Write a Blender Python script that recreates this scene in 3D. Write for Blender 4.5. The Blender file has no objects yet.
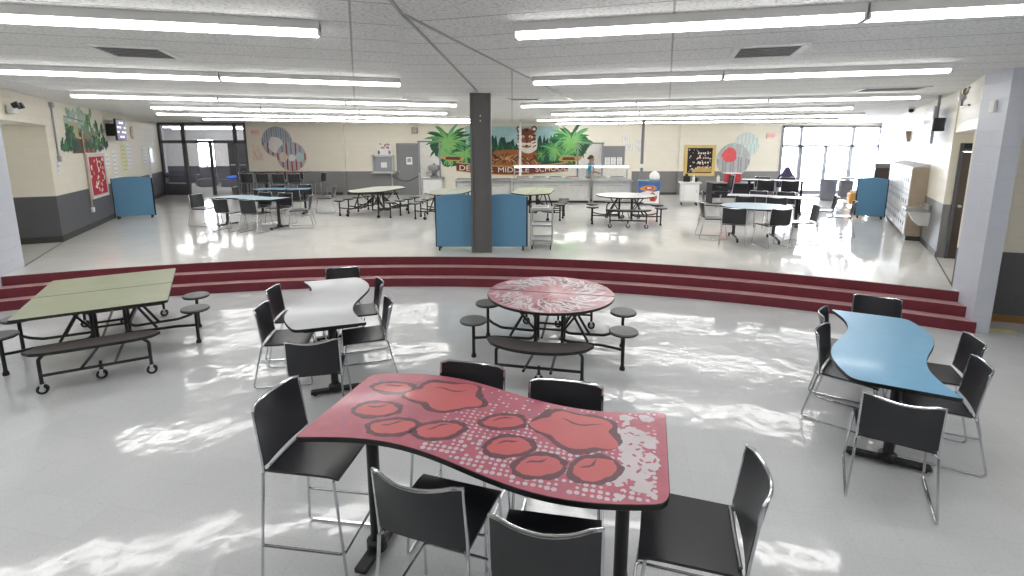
import bpy, bmesh, math, random
from mathutils import Vector, Matrix
random.seed(7)
C = bpy.context.scene.collection
PI = math.pi
P = 0.45            # height of the raised floor
CEIL = 3.39

# ------------------------------------------------------------------ materials
def lin(c):
    return tuple((x/255/12.92 if x/255 <= .04045 else ((x/255+.055)/1.055)**2.4) for x in c) + (1,)

MATS = {}
def mat(name, col, rough=.5, metal=0, vary=.06, scale=6, bump=0, bscale=60, coat=0, emit=0, spec=.5):
    """A procedural surface: a noise-varied base colour, noise-varied gloss and optional fine bump."""
    if name in MATS: return MATS[name]
    m = bpy.data.materials.new(name); m.use_nodes = True
    nt = m.node_tree; b = nt.nodes['Principled BSDF']
    tc = nt.nodes.new('ShaderNodeTexCoord')
    n = nt.nodes.new('ShaderNodeTexNoise'); n.inputs['Scale'].default_value = scale; n.inputs['Detail'].default_value = 4
    nt.links.new(tc.outputs['Object'], n.inputs['Vector'])
    r = nt.nodes.new('ShaderNodeValToRGB')
    c = lin(col)
    r.color_ramp.elements[0].position = .3; r.color_ramp.elements[1].position = .7
    r.color_ramp.elements[0].color = tuple(max(0, x*(1-vary)) for x in c[:3])+(1,)
    r.color_ramp.elements[1].color = tuple(min(1, x*(1+vary)) for x in c[:3])+(1,)
    nt.links.new(n.outputs['Fac'], r.inputs['Fac']); nt.links.new(r.outputs['Color'], b.inputs['Base Color'])
    b.inputs['Roughness'].default_value = rough; b.inputs['Metallic'].default_value = metal
    b.inputs['Specular IOR Level'].default_value = spec
    if coat: b.inputs['Coat Weight'].default_value = coat; b.inputs['Coat Roughness'].default_value = .08
    if emit:
        b.inputs['Emission Color'].default_value = c; b.inputs['Emission Strength'].default_value = emit
    if bump:
        n2 = nt.nodes.new('ShaderNodeTexNoise'); n2.inputs['Scale'].default_value = bscale; n2.inputs['Detail'].default_value = 5
        nt.links.new(tc.outputs['Object'], n2.inputs['Vector'])
        bp = nt.nodes.new('ShaderNodeBump'); bp.inputs['Strength'].default_value = bump; bp.inputs['Distance'].default_value = .01
        nt.links.new(n2.outputs['Fac'], bp.inputs['Height']); nt.links.new(bp.outputs['Normal'], b.inputs['Normal'])
    MATS[name] = m
    return m

def block_mat(name, col, rough=.45, bw=.405, bh=.203, joint=.93, plane='XZ'):
    """Painted concrete block: brick pattern in the wall's own plane."""
    if name in MATS: return MATS[name]
    m = bpy.data.materials.new(name); m.use_nodes = True
    nt = m.node_tree; b = nt.nodes['Principled BSDF']
    tc = nt.nodes.new('ShaderNodeTexCoord'); sp = nt.nodes.new('ShaderNodeSeparateXYZ'); cb = nt.nodes.new('ShaderNodeCombineXYZ')
    nt.links.new(tc.outputs['Object'], sp.inputs[0])
    if plane == 'XZ':
        ad = nt.nodes.new('ShaderNodeMath'); ad.operation = 'ADD'
        nt.links.new(sp.outputs['X'], ad.inputs[0]); nt.links.new(sp.outputs['Y'], ad.inputs[1])
        nt.links.new(ad.outputs[0], cb.inputs[0]); nt.links.new(sp.outputs['Z'], cb.inputs[1])
    br = nt.nodes.new('ShaderNodeTexBrick')
    br.inputs['Scale'].default_value = 1; br.inputs['Brick Width'].default_value = bw; br.inputs['Row Height'].default_value = bh
    br.inputs['Mortar Size'].default_value = .006; br.inputs['Mortar Smooth'].default_value = .5
    c = lin(col)
    br.inputs['Color1'].default_value = c; br.inputs['Color2'].default_value = tuple(x*.97 for x in c[:3])+(1,)
    br.inputs['Mortar'].default_value = tuple(x*joint for x in c[:3])+(1,)
    nt.links.new(cb.outputs[0], br.inputs['Vector'])
    nt.links.new(br.outputs['Color'], b.inputs['Base Color'])
    bp = nt.nodes.new('ShaderNodeBump'); bp.inputs['Strength'].default_value = .5; bp.inputs['Distance'].default_value = .006; bp.invert = True
    nt.links.new(br.outputs['Fac'], bp.inputs['Height']); nt.links.new(bp.outputs['Normal'], b.inputs['Normal'])
    b.inputs['Roughness'].default_value = rough
    MATS[name] = m
    return m

def floor_mat(name, col, rough=.16, rot=0., wav=.1):
    """Polished vinyl tile: faint joints and tile-to-tile tint, speckle, uneven wax."""
    m = bpy.data.materials.new(name); m.use_nodes = True
    nt = m.node_tree; b = nt.nodes['Principled BSDF']; L = nt.links
    tc = nt.nodes.new('ShaderNodeTexCoord'); mp = nt.nodes.new('ShaderNodeMapping'); mp.inputs['Rotation'].default_value = (0,0,rot)
    L.new(tc.outputs['Object'], mp.inputs[0])
    br = nt.nodes.new('ShaderNodeTexBrick'); br.offset = 0
    br.inputs['Scale'].default_value = 1; br.inputs['Brick Width'].default_value = .305; br.inputs['Row Height'].default_value = .305
    br.inputs['Mortar Size'].default_value = .0012; br.inputs['Mortar Smooth'].default_value = .2
    c = lin(col)
    br.inputs['Color1'].default_value = c; br.inputs['Color2'].default_value = tuple(x*.965 for x in c[:3])+(1,)
    br.inputs['Mortar'].default_value = tuple(x*.82 for x in c[:3])+(1,)
    L.new(mp.outputs[0], br.inputs['Vector'])
    n = nt.nodes.new('ShaderNodeTexNoise'); n.inputs['Scale'].default_value = 55; n.inputs['Detail'].default_value = 6
    L.new(mp.outputs[0], n.inputs['Vector'])
    rp = nt.nodes.new('ShaderNodeValToRGB'); rp.color_ramp.elements[0].position=.28; rp.color_ramp.elements[1].position=.5
    rp.color_ramp.elements[0].color=(.9,.9,.9,1); rp.color_ramp.elements[1].color=(1,1,1,1)
    L.new(n.outputs['Fac'], rp.inputs[0])
    n3 = nt.nodes.new('ShaderNodeTexNoise'); n3.inputs['Scale'].default_value = .9; n3.inputs['Detail'].default_value = 5
    L.new(mp.outputs[0], n3.inputs['Vector'])
    rp3 = nt.nodes.new('ShaderNodeValToRGB'); rp3.color_ramp.elements[0].position=.3; rp3.color_ramp.elements[1].position=.7
    rp3.color_ramp.elements[0].color=(.93,.93,.93,1); rp3.color_ramp.elements[1].color=(1,1,1,1)
    L.new(n3.outputs['Fac'], rp3.inputs[0])
    mx = nt.nodes.new('ShaderNodeMixRGB'); mx.blend_type='MULTIPLY'; mx.inputs[0].default_value=1
    L.new(br.outputs['Color'], mx.inputs[1]); L.new(rp.outputs[0], mx.inputs[2])
    mx2 = nt.nodes.new('ShaderNodeMixRGB'); mx2.blend_type='MULTIPLY'; mx2.inputs[0].default_value=1
    L.new(mx.outputs[0], mx2.inputs[1]); L.new(rp3.outputs[0], mx2.inputs[2])
    L.new(mx2.outputs[0], b.inputs['Base Color'])
    rr = nt.nodes.new('ShaderNodeMapRange'); rr.inputs['To Min'].default_value = rough*.6; rr.inputs['To Max'].default_value = rough*1.7
    L.new(n3.outputs['Fac'], rr.inputs['Value']); L.new(rr.outputs[0], b.inputs['Roughness'])
    n4 = nt.nodes.new('ShaderNodeTexNoise'); n4.inputs['Scale'].default_value = 2.6; n4.inputs['Detail'].default_value = 2.5; n4.inputs['Roughness'].default_value=.5
    L.new(mp.outputs[0], n4.inputs['Vector'])
    bp = nt.nodes.new('ShaderNodeBump'); bp.inputs['Strength'].default_value = wav; bp.inputs['Distance'].default_value = .05
    L.new(n4.outputs['Fac'], bp.inputs['Height']); L.new(bp.outputs['Normal'], b.inputs['Normal'])
    MATS[name] = m
    return m

def ceil_mat(name, rot):
    m = bpy.data.materials.new(name); m.use_nodes = True
    nt = m.node_tree; b = nt.nodes['Principled BSDF']; L = nt.links
    tc = nt.nodes.new('ShaderNodeTexCoord'); mp = nt.nodes.new('ShaderNodeMapping'); mp.inputs['Rotation'].default_value = (0,0,rot)
    L.new(tc.outputs['Object'], mp.inputs[0])
    br = nt.nodes.new('ShaderNodeTexBrick'); br.offset = 0
    br.inputs['Scale'].default_value = 1; br.inputs['Brick Width'].default_value = 4.88; br.inputs['Row Height'].default_value = .61
    br.inputs['Mortar Size'].default_value = .009; br.inputs['Mortar Smooth'].default_value = .1
    c = lin((238,238,237))
    br.inputs['Color1'].default_value = c; br.inputs['Color2'].default_value = tuple(x*.96 for x in c[:3])+(1,)
    br.inputs['Mortar'].default_value = tuple(x*.5 for x in c[:3])+(1,)
    L.new(mp.outputs[0], br.inputs['Vector'])
    n = nt.nodes.new('ShaderNodeTexNoise'); n.inputs['Scale'].default_value = 38; n.inputs['Detail'].default_value = 6
    L.new(mp.outputs[0], n.inputs['Vector'])
    rp = nt.nodes.new('ShaderNodeValToRGB'); rp.color_ramp.elements[0].position=.36; rp.color_ramp.elements[1].position=.5
    rp.color_ramp.elements[0].color=(.72,.72,.72,1); rp.color_ramp.elements[1].color=(1,1,1,1)
    L.new(n.outputs['Fac'], rp.inputs[0])
    mx = nt.nodes.new('ShaderNodeMixRGB'); mx.blend_type='MULTIPLY'; mx.inputs[0].default_value=1
    L.new(br.outputs['Color'], mx.inputs[1]); L.new(rp.outputs[0], mx.inputs[2]); L.new(mx.outputs[0], b.inputs['Base Color'])
    b.inputs['Roughness'].default_value = .75
    bp = nt.nodes.new('ShaderNodeBump'); bp.inputs['Strength'].default_value = .6; bp.inputs['Distance'].default_value = .01
    L.new(n.outputs['Fac'], bp.inputs['Height']); L.new(bp.outputs['Normal'], b.inputs['Normal'])
    MATS[name] = m
    return m

def glass_mat(name, tint=(.97,.98,1,1), gloss=.08):
    m = bpy.data.materials.new(name); m.use_nodes = True
    nt = m.node_tree; nt.nodes.clear(); L = nt.links
    o = nt.nodes.new('ShaderNodeOutputMaterial'); t = nt.nodes.new('ShaderNodeBsdfTransparent'); t.inputs[0].default_value = tint
    g = nt.nodes.new('ShaderNodeBsdfGlossy'); g.inputs['Roughness'].default_value = .02
    f = nt.nodes.new('ShaderNodeFresnel'); f.inputs[0].default_value = 1.45
    mx = nt.nodes.new('ShaderNodeMixShader')
    L.new(f.outputs[0], mx.inputs[0]); L.new(t.outputs[0], mx.inputs[1]); L.new(g.outputs[0], mx.inputs[2]); L.new(mx.outputs[0], o.inputs[0])
    MATS[name] = m
    return m

M = dict(
    black=mat('black_plastic', (36,37,43), .32, vary=.08),
    blackm=mat('black_metal', (24,24,25), .4, .0, vary=.1),
    edge=mat('black_edge_band', (20,20,21), .45),
    chrome=mat('chrome', (205,207,212), .16, 1),
    steel=mat('brushed_steel', (190,192,194), .32, 1, vary=.05),
    white=mat('white_enamel', (228,228,226), .4),
    whitep=mat('white_paper', (240,240,238), .7, vary=.02),
    lightgrey=mat('light_grey_laminate', (153,156,163), .3, coat=.2, vary=.03),
    bluelam=mat('blue_laminate', (104,164,200), .3, coat=.2, vary=.04, scale=9),
    lbluelam=mat('pale_blue_laminate', (172,203,220), .3, coat=.2, vary=.03),
    greenlam=mat('green_laminate', (160,165,139), .35, coat=.1, vary=.04),
    redlam=mat('red_laminate', (186,102,119), .33, coat=.2, vary=.08, scale=14),
    pad=mat('paw_red', (204,104,107), .33, coat=.2, vary=.05),
    inkd=mat('paw_ink', (108,72,82), .35, coat=.2, vary=.12, scale=30),
    dotw=mat('print_white', (206,196,202), .33, coat=.2),
    dotb=mat('print_lilac', (140,120,165), .33, coat=.2),
    bench=mat('bench_laminate', (74,69,68), .42, vary=.18, scale=60),
    stool=mat('stool_laminate', (96,96,98), .4, vary=.18, scale=60),
    maroon=mat('maroon_rubber', (112,38,52), .42, vary=.12, scale=5, bump=.1),
    tread=mat('maroon_tread_sheen', (190,154,154), .4, vary=.14, scale=4),  # grazing sheen on the maroon treads painted in as a paler colour
    colm=mat('dark_grey_paint', (102,101,101), .5, vary=.04),
    divblue=mat('blue_panel_fabric', (100,150,184), .75, vary=.05, scale=30, bump=.15, bscale=200),
    beige=block_mat('beige_painted_block', (233,227,212), .5),
    grey=block_mat('grey_painted_block', (128,128,129), .45),
    dgrey=block_mat('dark_grey_painted_block', (92,92,96), .45),
    wing=block_mat('pale_blue_painted_block', (203,207,219), .35),
    cove=mat('dark_rubber_base', (62,60,58), .5),
    ochre=mat('ochre_rubber_base', (140,104,62), .5, vary=.1),
    yellow=mat('worn_yellow_tape', (208,205,140), .6, vary=.2, scale=20),
    dkframe=mat('dark_bronze_frame', (92,92,95), .45),
    alum=mat('pale_aluminium_frame', (140,142,152), .4, .3),
    brown=mat('dark_brown_door', (78,64,60), .45),
    greydoor=mat('grey_door_paint', (126,127,130), .45, vary=.03),
    darkdoor=mat('charcoal_door_paint', (66,66,72), .45),
    rubber=mat('black_rubber', (28,28,28), .7),
    tan=mat('tan_enamel', (176,160,140), .45),
    lockw=mat('pale_grey_enamel', (205,203,205), .35),
    glass=glass_mat('clear_glass'),
    dark=mat('dark_void', (40,40,42), .6),
    lens=None, housing=mat('fixture_white', (222,222,222), .45),
)
def emission(name, col, s):
    m = bpy.data.materials.new(name); m.use_nodes = True
    nt = m.node_tree; nt.nodes.clear()
    o = nt.nodes.new('ShaderNodeOutputMaterial'); e = nt.nodes.new('ShaderNodeEmission')
    e.inputs[0].default_value = col; e.inputs[1].default_value = s; nt.links.new(e.outputs[0], o.inputs[0])
    MATS[name] = m
    return m
M['lens'] = emission('fluorescent_lens', (1,.985,.96,1), 8.0)

# ------------------------------------------------------------------ mesh builder
class MB:
    def __init__(s): s.v=[]; s.f=[]; s.mi=[]; s.mats=[]
    def m(s, mm):
        if mm not in s.mats: s.mats.append(mm)
        return s.mats.index(mm)
    def add(s, vs, fs, mm, T=None):
        b=len(s.v); i=s.m(mm)
        for v in vs:
            v=Vector(v); s.v.append(T@v if T is not None else v)
        for f in fs: s.f.append([b+k for k in f]); s.mi.append(i)
        return s
    def box(s, c, d, mm, rz=0, T=None, bev=0):
        x,y,z=[k/2 for k in d]
        R=Matrix.Translation(c)@Matrix.Rotation(rz,4,'Z')
        if T is not None: R=T@R
        if bev:
            o=[(-x,-y),(x,-y),(x,y),(-x,y)]
            o=round_poly(o, bev, 3)
            n=len(o); e=bev*.5
            vs=[]
            for sc,zz in ((1,-z+e),(1,z-e)): vs+=[(px,py,zz) for px,py in o]
            vs=[]
            def ring(k,zz): return [(px*(1-k/x), py*(1-k/y), zz) for px,py in o]
            vs=ring(e,-z)+ring(0,-z+e)+ring(0,z-e)+ring(e,z)
            fs=[list(range(n))[::-1]]
            for r in range(3):
                for i in range(n): fs.append([r*n+i, r*n+(i+1)%n, (r+1)*n+(i+1)%n, (r+1)*n+i])
            fs.append([3*n+i for i in range(n)])
            return s.add(vs,fs,mm,R)
        vs=[(-x,-y,-z),(x,-y,-z),(x,y,-z),(-x,y,-z),(-x,-y,z),(x,-y,z),(x,y,z),(-x,y,z)]
        return s.add(vs,[(3,2,1,0),(4,5,6,7),(0,1,5,4),(1,2,6,5),(2,3,7,6),(3,0,4,7)],mm,R)
    def prism(s, o, z0, z1, mm, T=None, top=None, bev=0):
        """Extrude outline o (CCW, xy) from z0 to z1; 'top' material for the upper face; bev softens both rims."""
        n=len(o)
        if bev:
            cx=sum(p[0] for p in o)/n; cy=sum(p[1] for p in o)/n
            inn=offset_poly(o, bev)
            rings=[(inn,z0),(o,z0+bev),(o,z1-bev),(inn,z1)]
        else: rings=[(o,z0),(o,z1)]
        vs=[]; 
        for r,z in rings: vs+=[(p[0],p[1],z) for p in r]
        fs=[list(range(n))[::-1]]
        for k in range(len(rings)-1):
            for i in range(n): fs.append([k*n+i,k*n+(i+1)%n,(k+1)*n+(i+1)%n,(k+1)*n+i])
        s.add(vs,fs,mm,T)
        b=len(s.v)-n
        s.f.append([b+i for i in range(n)]); s.mi.append(s.m(top or mm))
        return s
    def tube(s, pts, r, mm, seg=8, fil=0, closed=False, T=None):
        pts=[Vector(p) for p in pts]
        if fil: pts=fillet(pts, fil, closed=closed)
        n=len(pts); rings=[]
        up=None
        for i,p in enumerate(pts):
            if closed: d=(pts[(i+1)%n]-pts[i-1]).normalized()
            else: d=(pts[min(i+1,n-1)]-pts[max(i-1,0)]).normalized()
            if up is None:
                a=Vector((0,0,1)) if abs(d.z)<.9 else Vector((1,0,0))
                up=(a-d*a.dot(d)).normalized()
            else:
                up=(up-d*up.dot(d))
                up=up.normalized() if up.length>1e-6 else d.orthogonal().normalized()
            sd=d.cross(up)
            rr=r[i] if isinstance(r,(list,tuple)) else r
            rings.append([p+(up*math.cos(2*PI*k/seg)+sd*math.sin(2*PI*k/seg))*rr for k in range(seg)])
        vs=[v for R in rings for v in R]; fs=[]
        for i in range(n if closed else n-1):
            j=(i+1)%n
            for k in range(seg): fs.append([i*seg+k,i*seg+(k+1)%seg,j*seg+(k+1)%seg,j*seg+k])
        if not closed: fs.append(list(range(seg))[::-1]); fs.append([(n-1)*seg+k for k in range(seg)])
        return s.add(vs,fs,mm,T)
    def cyl(s, p0, p1, r, mm, seg=16, r1=None, T=None):
        return s.tube([p0,p1],[r,r if r1 is None else r1],mm,seg,T=T)
    def lathe(s, prof, mm, seg=24, T=None):
        vs=[]; 
        for r,z in prof:
            for k in range(seg): vs.append((r*math.cos(2*PI*k/seg),r*math.sin(2*PI*k/seg),z))
        fs=[]
        for i in range(len(prof)-1):
            for k in range(seg): fs.append([i*seg+k,i*seg+(k+1)%seg,(i+1)*seg+(k+1)%seg,(i+1)*seg+k])
        fs.append(list(range(seg))[::-1]); fs.append([(len(prof)-1)*seg+k for k in range(seg)])
        return s.add(vs,fs,mm,T)
    def ell(s, c, d, mm, seg=14, T=None):
        prof=[(max(1e-4,math.sin(PI*i/8)),-math.cos(PI*i/8)) for i in range(9)]
        R=Matrix.Translation(c)@Matrix.Diagonal((d[0],d[1],d[2],1))
        return s.lathe(prof,mm,seg,(T@R) if T is not None else R)
    def poly(s, o, z, mm, T=None, th=.0006):
        """A thin printed or painted patch lying in the xy plane at height z."""
        return s.prism(o, z-th, z, mm, T)
    def build(s, name, parent=None, smooth=35, loc=None, rz=None):
        me=bpy.data.meshes.new(name); me.from_pydata([tuple(v) for v in s.v],[],s.f)
        for mm in s.mats: me.materials.append(mm)
        me.polygons.foreach_set('material_index', s.mi)
        me.validate()
        if smooth:
            me.shade_smooth(); me.set_sharp_from_angle(angle=math.radians(smooth))
        me.update()
        o=bpy.data.objects.new(name,me); C.objects.link(o)
        if parent is not None: o.parent=parent
        if loc is not None: o.location=loc
        if rz is not None: o.rotation_euler=(0,0,rz)
        return o

def fillet(pts, r, n=5, closed=False):
    out=[]; N=len(pts)
    for i,p in enumerate(pts):
        if not closed and i in (0,N-1): out.append(p); continue
        a=pts[i-1]; b=pts[(i+1)%N]
        u=(a-p); v=(b-p); lu,lv=u.length,v.length
        if lu<1e-6 or lv<1e-6: out.append(p); continue
        u/=lu; v/=lv
        ang=u.angle(v)
        if ang>PI-.05: out.append(p); continue
        t=min(r/math.tan(ang/2), lu*.48, lv*.48)
        p0=p+u*t; p1=p+v*t
        for k in range(n+1):
            q=k/n; out.append(p0*(1-q)**2+p*2*q*(1-q)+p1*q*q)
    return out
def round_poly(o, r, n=4):
    """Round outline corners; r is one radius or one per corner."""
    P3=[Vector((x,y,0)) for x,y in o]; out=[]; N=len(o)
    for i in range(N):
        p=P3[i]; u=P3[i-1]-p; v=P3[(i+1)%N]-p; lu,lv=u.length,v.length; u/=lu; v/=lv
        rr=r[i] if isinstance(r,(list,tuple)) else r
        t=min(rr, lu*.45, lv*.45)
        for k in range(n+1):
            q=k/n; w=(p+u*t)*(1-q)**2+p*2*q*(1-q)+(p+v*t)*q*q; out.append((w.x,w.y))
    return out
def offset_poly(o, d):
    n=len(o); out=[]
    for i in range(n):
        a=Vector(o[i-1]); p=Vector(o[i]); b=Vector(o[(i+1)%n])
        e1=(p-a); e2=(b-p)
        if e1.length<1e-7: e1=e2
        if e2.length<1e-7: e2=e1
        n1=Vector((-e1.y,e1.x)).normalized(); n2=Vector((-e2.y,e2.x)).normalized()
        nn=(n1+n2)
        nn=nn.normalized() if nn.length>1e-6 else n1
        out.append(tuple(p+nn*d))
    return out
def circle(r, n=40, cx=0, cy=0, ry=None):
    return [(cx+r*math.cos(2*PI*k/n), cy+(ry or r)*math.sin(2*PI*k/n)) for k in range(n)]

# ------------------------------------------------------------------ scene bookkeeping
def tag(o, label, cat, group=None):
    o['label']=label; o['category']=cat
    if group: o['group']=group
    return o
def thing(name, label, cat, loc=(0,0,0), rz=0, group=None):
    o=bpy.data.objects.new(name,None); C.objects.link(o); o.empty_display_size=.1
    o.location=loc; o.rotation_euler=(0,0,rz)
    return tag(o,label,cat,group)
def struct(o): o['kind']='structure'; return o
def kids(o): return [c for c in bpy.data.objects if c.parent==o]
CH={}
def dup(root, label, loc, rz, group=None):
    """A copy of a thing with copies of its parts and sub-parts."""
    if root.name not in CH: CH[root.name]=[(c,kids(c)) for c in kids(root)]
    r=root.copy(); C.objects.link(r); r.location=loc; r.rotation_euler=(0,0,rz); r['label']=label
    if group: r['group']=group
    for c,gs in CH[root.name]:
        d=c.copy(); C.objects.link(d); d.parent=r
        for g in gs:
            e=g.copy(); C.objects.link(e); e.parent=d
    return r
R=math.radians
def TX(loc, rz=0, rx=0, ry=0):
    return Matrix.Translation(loc)@Matrix.Rotation(rz,4,'Z')@Matrix.Rotation(rx,4,'X')@Matrix.Rotation(ry,4,'Y')
# ================================================================== the setting
FLOOR_LOW = floor_mat('polished_vinyl_tile', (208,211,213), .085, R(12), .17)
FLOOR_UP = floor_mat('polished_cream_tile', (233,232,228), .07, R(8), .08)
XC, YC, RAD = -1.582, -5.772, 14.75      # the steps share one centre
def arc(r, a0, a1, n=64):
    return [(XC+r*math.cos(R(a0+(a1-a0)*k/n)), YC+r*math.sin(R(a0+(a1-a0)*k/n))) for k in range(n+1)]

def slab(name, o, z0, z1, mm, top=None):
    ar=sum(o[i][0]*o[(i+1)%len(o)][1]-o[(i+1)%len(o)][0]*o[i][1] for i in range(len(o)))
    if ar<0: o=o[::-1]
    b=MB(); b.prism(o,z0,z1,mm,top=top)
    return struct(b.build(name, smooth=0))
slab('floor', [(-10.2,-4.2),(10.2,-4.2),(10.2,9.3),(-10.2,9.3)], -.12, 0, FLOOR_LOW)
slab('floor.001', arc(RAD,116.2,57.3)+[(6.47,7.02),(9.6,6.6),(16.5,20.9),(-16.5,20.9),(-12.5,9.6),(-10.6,7.3)], .3, P, M['cove'], FLOOR_UP)
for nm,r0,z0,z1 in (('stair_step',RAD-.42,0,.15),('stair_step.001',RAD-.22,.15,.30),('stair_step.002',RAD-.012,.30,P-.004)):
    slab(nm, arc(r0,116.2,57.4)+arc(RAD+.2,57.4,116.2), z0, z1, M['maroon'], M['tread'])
# ceiling: two fields of tile fanning out from a seam in the middle
AP=(-.79,3.78)
slab('ceiling', [(-.75,-4.2),AP,(-4.54,21.1),(-20,21.1),(-20,-4.2)], CEIL, CEIL+.1, ceil_mat('tile_left', R(-17)))
slab('ceiling.001', [AP,(4.31,21.1),(-4.54,21.1)], CEIL, CEIL+.1, ceil_mat('tile_middle', 0))
slab('ceiling.002', [(-.75,-4.2),(20,-4.2),(20,21.1),(4.31,21.1),AP], CEIL, CEIL+.1, ceil_mat('tile_right', R(17)))
def strip(name,a,b,w=.05,mm=None):
    a=Vector(a+(0,)); d=Vector(b+(0,))-a
    o=MB().box((d.length/2,0,-.006),(d.length,w,.012),mm or M['housing']).build(name,loc=(a.x,a.y,CEIL),rz=math.atan2(d.y,d.x),smooth=0)
    return struct(o)
strip('trim_1',AP,(-4.54,21.0),.04); strip('trim_2',AP,(-.6,8.9),.022,M['lightgrey']); strip('trim_3',AP,(4.31,21.0),.022,M['lightgrey']); strip('trim_4',(-.75,-4.1),AP,.022,M['lightgrey'])

def wall(name, p0, p1, bands, th=.2, side=1, base=None, baseh=.1, bz=None):
    """Wall whose room face runs p0-p1; thickness goes to the left (side=1) or right (-1) of that direction."""
    p0=Vector(p0); p1=Vector(p1); d=p1-p0; L=d.length
    b=MB()
    for z0,z1,mm in bands: b.box((L/2, side*th/2, (z0+z1)/2),(L,th,z1-z0),mm)
    o=b.build(name,loc=(p0.x,p0.y,0),rz=math.atan2(d.y,d.x),smooth=0); struct(o)
    if base:
        z=bands[0][0] if bz is None else bz
        struct(MB().box((L/2,-side*.004,z+baseh/2),(L,.012,baseh),base).build('baseboard_'+name.split('_',1)[1],loc=(p0.x,p0.y,0),rz=math.atan2(d.y,d.x),smooth=0))
    return o
BE,GR,DG,WG=M['beige'],M['grey'],M['dgrey'],M['wing']
BAND=1.42
two=lambda g=GR:[(P,BAND,g),(BAND,CEIL,BE)]
LW0=Vector((-9.5,10.4)); LW1=Vector((-14.45,20.8)); LD=(LW1-LW0).normalized()
RW0=Vector((7.74,8.93)); RW1=Vector((15.05,20.8)); RD=(RW1-RW0).normalized()
wall('wall_left', LW0, LW1, two(DG), base=M['cove'], baseh=.13)
wall('wall_left_header', (-8.28,8.3), LW0, [(2.86,CEIL,BE)])
wall('wall_left_alcove', LW0+Vector((-.001,.0)), (-11.9,9.24), [(.3,BAND,DG),(BAND,2.9,BE)], side=-1, base=M['cove'], baseh=.13, bz=P)
wall('wall_left_alcove_end', (-11.9,9.24),(-10.7,7.0), [(.3,BAND,DG),(BAND,2.9,BE)], side=-1)
wall('wall_left_alcove_near', (-10.7,6.9),(-8.2,7.6), [(.3,BAND,DG),(BAND,2.9,BE)], side=-1)
slab('ceiling.003', [(-8.1,8.2),(-9.45,10.45),(-12,9.35),(-10.8,6.8),(-8.1,7.5)], 2.86, 2.95, mat('beige_paint',(226,220,205),.6))
# left wing wall, with its end face on the steps
wall('wall_left_wing', (-8.24,8.235),(-7.62,6.80), [(0,CEIL,WG)], th=.22, side=-1)
wall('wall_left_lower', (-7.75,6.75),(-10.1,5.9), [(0,1.0,DG),(1.0,CEIL,BE)], side=-1, base=M['ochre'])
wall('wall_left_side', (-10.1,5.9),(-10.1,-4.1), [(0,1.0,DG),(1.0,CEIL,BE)], side=-1)
wall('wall_front', (-10.1,-4.1),(10.1,-4.1), [(0,1.0,DG),(1.0,CEIL,BE)], side=-1)
wall('wall_right_side', (10.1,-4.1),(10.1,5.75), [(0,1.0,DG),(1.0,CEIL,BE)], side=-1)
wall('wall_right_lower', (10.1,5.72),(6.40,6.93), [(0,1.0,DG),(1.0,CEIL,BE)], side=-1, base=M['ochre'])
wall('wall_right_wing', (6.13,6.36),(6.285,6.90), [(0,CEIL,WG)], th=.2, side=-1)
wall('wall_right_header', (6.285,6.90), RW0+Vector((.04,.02)), [(2.68,CEIL,BE)], side=-1)
wall('wall_right', RW0, RW1, two(), side=-1, base=M['cove'], th=.13)
pd=Vector((RD.y,-RD.x)); q0=RW0+pd*.125
wall('wall_right_recess', q0, q0+pd*1.3, [(2.5,CEIL,BE)], side=1, th=.15)
wall('wall_right_recess_end', (9.05,8.2),(7.6,6.2), [(.3,BAND,GR),(BAND,CEIL,BE)], side=1)
for nm,a,c2 in (('trim_7',(-8.22,8.2),LW0),('trim_8',(6.34,6.95),RW0)):      # joint in the floor along the wall lines
    a=Vector(a); d=Vector(c2)-a
    struct(MB().box((d.length/2,0,P+.0015),(d.length,.02,.003),M['cove']).build(nm,loc=(a.x,a.y,0),rz=math.atan2(d.y,d.x),smooth=0))
# back wall
YB=20.8
wall('wall_back', (-10.87,YB),(-3.81,YB), two(), base=M['cove'])
wall('wall_back_lintel', (-3.81,YB),(-2.96,YB), [(2.6,CEIL,BE)])
wall('wall_back_serving', (-2.96,YB),(2.70,YB), [(P,CEIL,BE)])
wall('wall_back_lintel.001', (2.70,YB),(3.71,YB), [(2.53,CEIL,BE)])
wall('wall_back_serving.001', (3.71,YB),(4.95,YB), [(P,CEIL,BE)])
wall('wall_back_end', (4.95,YB),(11.03,YB), two(), base=M['cove'])
wall('wall_back_over_glazing', (11.03,YB),(15.3,YB), [(3.27,CEIL,BE)])
for i,x in enumerate((-6.93,6.93)):       # shallow block pilasters on the back wall
    b=MB(); b.box((x,YB-.04,(P+BAND)/2),(.16,.08,BAND-P),GR); b.box((x,YB-.04,(BAND+CEIL)/2),(.16,.08,CEIL-BAND),BE); struct(b.build('wall_back_pilaster' if i==0 else 'wall_back_pilaster.001',smooth=0))
# central column on the raised floor: a dark H-shaped casing
b=MB(); cx,cy=-.575,9.44
b.box((cx,cy,(P+CEIL)/2),(.30,.26,CEIL-P),M['colm'])
b.box((cx-.165,cy,(P+CEIL)/2),(.05,.32,CEIL-P),M['colm'],bev=.01); b.box((cx+.165,cy,(P+CEIL)/2),(.05,.32,CEIL-P),M['colm'],bev=.01)
b.box((cx,cy-.135,(P+CEIL)/2),(.10,.02,CEIL-P),M['colm'])
for z in (2.99,2.90): b.cyl((cx,cy-.144,z),(cx,cy-.155,z),.012,M['whitep'],10)
struct(b.build('column'))
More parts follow.
